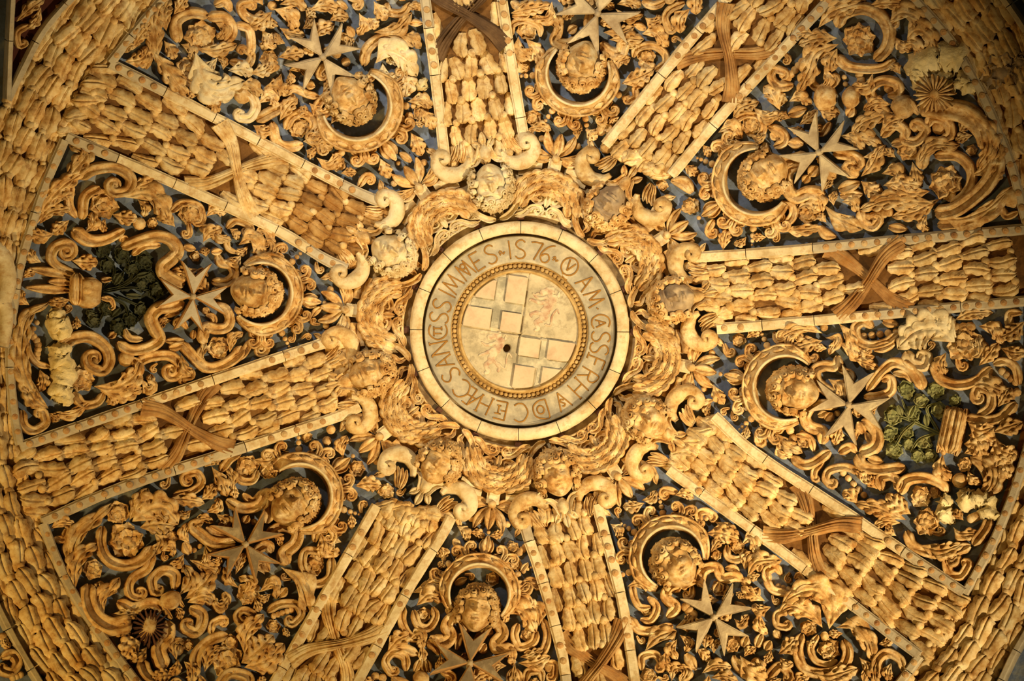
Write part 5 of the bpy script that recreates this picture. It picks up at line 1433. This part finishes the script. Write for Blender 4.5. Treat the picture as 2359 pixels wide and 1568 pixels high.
G(T1, 'leaf_spray', 'leaves', 'leaf spray left of the pale cross in the upper left panel', 'a 80 3 1780 200 1810 260 1790 330/a 80 3 1900 190 1960 220 2060 240/a 70 3 1850 220 1830 290 1870 320/a 80 3 1830 370 1850 450 1810 480/f 5 60 1830 400/a 90 3 1890 390 1970 370 2060 360/a 90 3 1700 500 1780 480 1840 440/a 70 3 1910 500 1900 560 1960 600/l 60 2080 570 2140 590/a 70 3 1960 480 2030 460 2080 500')
G(T1, 'leaf_scroll', 'scroll', 'big flower scroll above the upper left rib, in the upper left panel', 'a 90 4 1760 700 1830 650 1880 720/a 100 4 1800 590 1880 590 1950 640/t 50 45 1930 650 1990 600 2090 640 2170 660/t 70 60 1740 820 1850 760 1970 700 1990 640/t 60 60 1850 830 1880 960 1960 1000 2060 980/a 90 3 1900 820 1960 720 2010 680/t 55 50 1940 880 1980 800 2060 770 2130 830 2100 890/f 5 72 2030 870/a 110 4 2060 960 2150 960 2250 1010/a 80 3 2080 1020 2140 1050/a 90 3 1720 850 1790 890 1840 880/a 90 3 2260 900 2300 960 2359 980/f 5 60 2290 1110/a 80 3 2150 1070 2220 1110 2310 1050/f 5 60 2190 870/a 70 3 2100 900 2200 920 2250 880')
G(T1, 'leaf_scroll', 'scroll', 'ribbed scroll below the pale cross in the upper left panel', 'a 90 4 2100 700 2180 760 2280 700/a 100 3 2250 840 2300 760 2359 700/t 55 50 2140 790 2170 700 2250 640 2300 590/a 70 3 2100 780 2040 740/a 70 3 2190 640 2240 580 2290 570')
G(T2, 'broken_flower', 'flower', 'pale weathered flower scroll right of the pale cross, by the top rib', 'a 160 4 250 430 330 350 450 400 520 500 *pale z10/a 130 4 420 470 460 560 450 650 *pale/s 100 80 520 560 600 580 *rubble/t 60 60 170 450 200 330 300 260 420 260 520 310/a 100 3 240 220 380 200 480 110/a 80 3 420 240 500 260 550 320/t 50 45 330 20 340 80 430 90 490 20/a 80 3 140 90 170 160 140 230/a 90 3 240 10 280 70 320 130/a 90 3 300 430 310 500 380 540 *pale/f 5 60 380 390 *pale/t 40 50 20 540 110 560 200 540 250 500/a 80 3 200 120 260 190/l 60 100 250 60 180')
G(T2, 'flower_sprig', 'flower', 'flower sprigs right of the crown in the upper left panel', 'f 5 62 560 770/a 90 3 470 690 560 680 630 720/a 90 3 560 740 620 820 640 870/a 60 3 510 840 580 830/b 30 1 480 790')

# pieces at the edges of the frame
G(T1, 'corner_leaf', 'leaf', 'leaf with a curl beside the red wedge in the upper left corner', 'a 70 3 110 150 200 60 290 0/a 60 3 280 50 250 130 210 190/t 40 35 200 170 120 220 130 310 170 300 @12,.7,-1')
G(T7, 'corner_scroll', 'scroll', 'orange scroll on blue ground in the lower left corner of the frame', 't 60 55 10 1400 80 1380 120 1440 80 1500 20 1490 @20,.7,1/b 30 3 20 1260 50 1320/a 60 3 10 1330 50 1300/b 26 3 90 1540 140 1520')
G(T7, 'white_rosette', 'rosette', 'whitish broken rosette by the border at the bottom of the lower left panel', 'b 55 3 640 1490 780 1460/b 50 3 600 1550 720 1530/b 44 2 690 1420 740 1440', 'pale')
G(T3, 'dark_rosette', 'rosette', 'sooty round petalled rosette in the garland at the right edge', 'f 8 135 2210 490 z16 *sooty', 'sooty')
G(T3, 'dark_rosette', 'rosette', 'sooty rosette cut by the right edge of the frame', 'f 8 80 2335 420 z16 *sooty', 'sooty')

# ------------------------------------------------------------------ small leaves and buds crowding the gaps of the panels
CELL = 4.0
GX, GY = int(2460 / CELL), int(1670 / CELL)
occ = np.zeros((GX, GY), bool)
deps = {}
bpy.context.view_layer.update()
for o in COL.objects:
    if o.type != 'MESH':
        continue
    q = o
    while q.parent:
        q = q.parent
    if q is ceiling or o.name.startswith(('collar', 'rib_bed')):
        continue
    n = len(o.data.vertices)
    v = np.empty(n * 3, np.float32)
    o.data.vertices.foreach_get('co', v)
    mw = np.array(o.matrix_world)
    w = v.reshape(-1, 3) @ mw[:3, :3].T + mw[:3, 3]
    gx = ((w[:, 0] / w[:, 2] * FPX + CX + 50) / CELL).astype(int)
    gy = ((w[:, 1] / w[:, 2] * FPX + CY + 50) / CELL).astype(int)
    ok = (gx >= 0) & (gx < GX) & (gy >= 0) & (gy < GY)
    occ[gx[ok], gy[ok]] = True
PXX, PYY = np.meshgrid(np.arange(GX) * CELL - 50, np.arange(GY) * CELL - 50, indexing='ij')
RR = np.hypot(PXX - MX, PYY - MY)
for rib_nm, (EL, ER) in RIBS.items():      # keep off the ribs
    rr_ = np.linspace(395, 1250, 150)
    A, B = edge_at(EL, rr_), edge_at(ER, rr_)
    for u in np.linspace(0, 1, 50):
        q = A * (1 - u) + B * u
        gx, gy = ((q[:, 0] + 50) / CELL).astype(int), ((q[:, 1] + 50) / CELL).astype(int)
        ok = (gx >= 0) & (gx < GX) & (gy >= 0) & (gy < GY)
        for d in (0, 1):
            occ[np.clip(gx[ok] + d, 0, GX - 1), gy[ok]] = True
occ |= (RR < 262) | (RR > 1172)


def dil(a):
    b = a.copy()
    b[1:] |= a[:-1]
    b[:-1] |= a[1:]
    b[:, 1:] |= a[:, :-1]
    b[:, :-1] |= a[:, 1:]
    return b


occ = ~dil(~dil(occ))     # close pinholes inside big faces
dist = np.full(occ.shape, 0.0)
cur = occ
for k in range(1, 16):
    nx = dil(cur) if k % 2 else dil(dil(cur)) & dil(cur)
    dist[~cur] = k
    cur = nx
GC = np.array([g[0] for g in GROUPS])
nfill = 0
PXT = Tr(0, 0, 1.0)
while nfill < 700:
    i = int(dist.argmax())
    ix, iy = divmod(i, GY)
    c = dist[ix, iy] * CELL * 0.82
    if c < 11.0:
        break
    x, y = PXX[ix, iy], PYY[ix, iy]
    c = min(c, 24) * 1.06
    own = GROUPS[int(np.hypot(GC[:, 0] - x, GC[:, 1] - y).argmin())][1]
    a = random.uniform(0, 2 * PI)
    ca, sa = math.cos(a), math.sin(a)
    d = c * 1.12
    bend = random.uniform(-0.5, 0.5) * c
    pts = '%.1f %.1f %.1f %.1f %.1f %.1f' % (x - d * ca, y - d * sa, x - bend * sa, y + bend * ca, x + d * ca, y + d * sa)
    m_ = 'stone'
    kd = random.random()
    if kd < 0.52:
        el(PXT, 'a %.1f 3 %s' % (c * 1.35, pts), own, m_)
    elif kd < 0.58:
        el(PXT, 'l %.1f %s' % (c * 1.1, pts), own, m_)
    elif kd < 0.86 and c > 12:
        el(PXT, 't %.1f %.1f %.1f %.1f %.1f %.1f @%.1f,0.9,%d' % (c * 0.7, c * 0.55, x - d * ca, y - d * sa, x - d * 0.1 * ca, y - d * 0.1 * sa, c * 0.5, random.choice((-1, 1))), own, m_)
    elif kd < 0.96 and c > 12:
        el(PXT, 'f 5 %.1f %.1f %.1f' % (c * 0.95, x, y), own, m_)
    else:
        el(PXT, 'b %.1f 2 %.1f %.1f %.1f %.1f' % (c * 0.45, x - 0.5 * d * ca, y - 0.5 * d * sa, x + 0.5 * d * ca, y + 0.5 * d * sa), own, m_)
    nfill += 1
    kk = int(c * 1.9 / CELL) + 1
    sl = (slice(max(0, ix - kk), ix + kk + 1), slice(max(0, iy - kk), iy + kk + 1))
    dd = np.hypot(PXX[sl] - x, PYY[sl] - y)
    dist[sl] = np.where(dd < c * 1.05, 0, np.minimum(dist[sl], np.maximum(0, dd - c * 1.05) / CELL / 0.82 + 0.0))

FAM = {'strap_loop': 'strap loops by the cherubs', 'garland_rib': 'garland ribs of the dome', 'pointed_cross': 'eight pointed crosses of the panels', 'crowned_head': 'crowned heads of the panels', 'open_crown': 'open crowns of the panels',
       'cherub_head': 'cherub heads round the medallion', 'laurel_swag': 'laurel swags round the medallion', 'strapwork_scroll': 'strapwork scrolls round the medallion',
       'cornice_block': 'cornice blocks round the medallion', 'corner_palmette': 'palmettes at the panel corners', 'rib_volute': 'volutes at the feet of the ribs', 'rib_bracket': 'brackets at the feet of the ribs',
       'panel_border': 'outer borders of the panels', 'edge_strip': 'strips at the frame corners', 'acanthus_scroll': 'acanthus scrolls of the panels', 'leaf_scroll': 'leaf scrolls of the panels',
       'strap_scroll': 'ribbed scrolls round the crosses', 'leaf_spray': 'leaf sprays of the panels', 'flower_sprig': 'flower sprigs by the crowns', 'berry_scroll': 'berry scrolls of the panels',
       'vase': 'carved vases', 'acanthus_leaves': 'leaves against the borders', 'dark_rosette': 'rosettes at the right edge'}
for o in COL.objects:
    if o.parent is None and 'category' in o:
        s_ = o.name.split('.')[0]
        if s_ in FAM:
            o['group'] = FAM[s_]
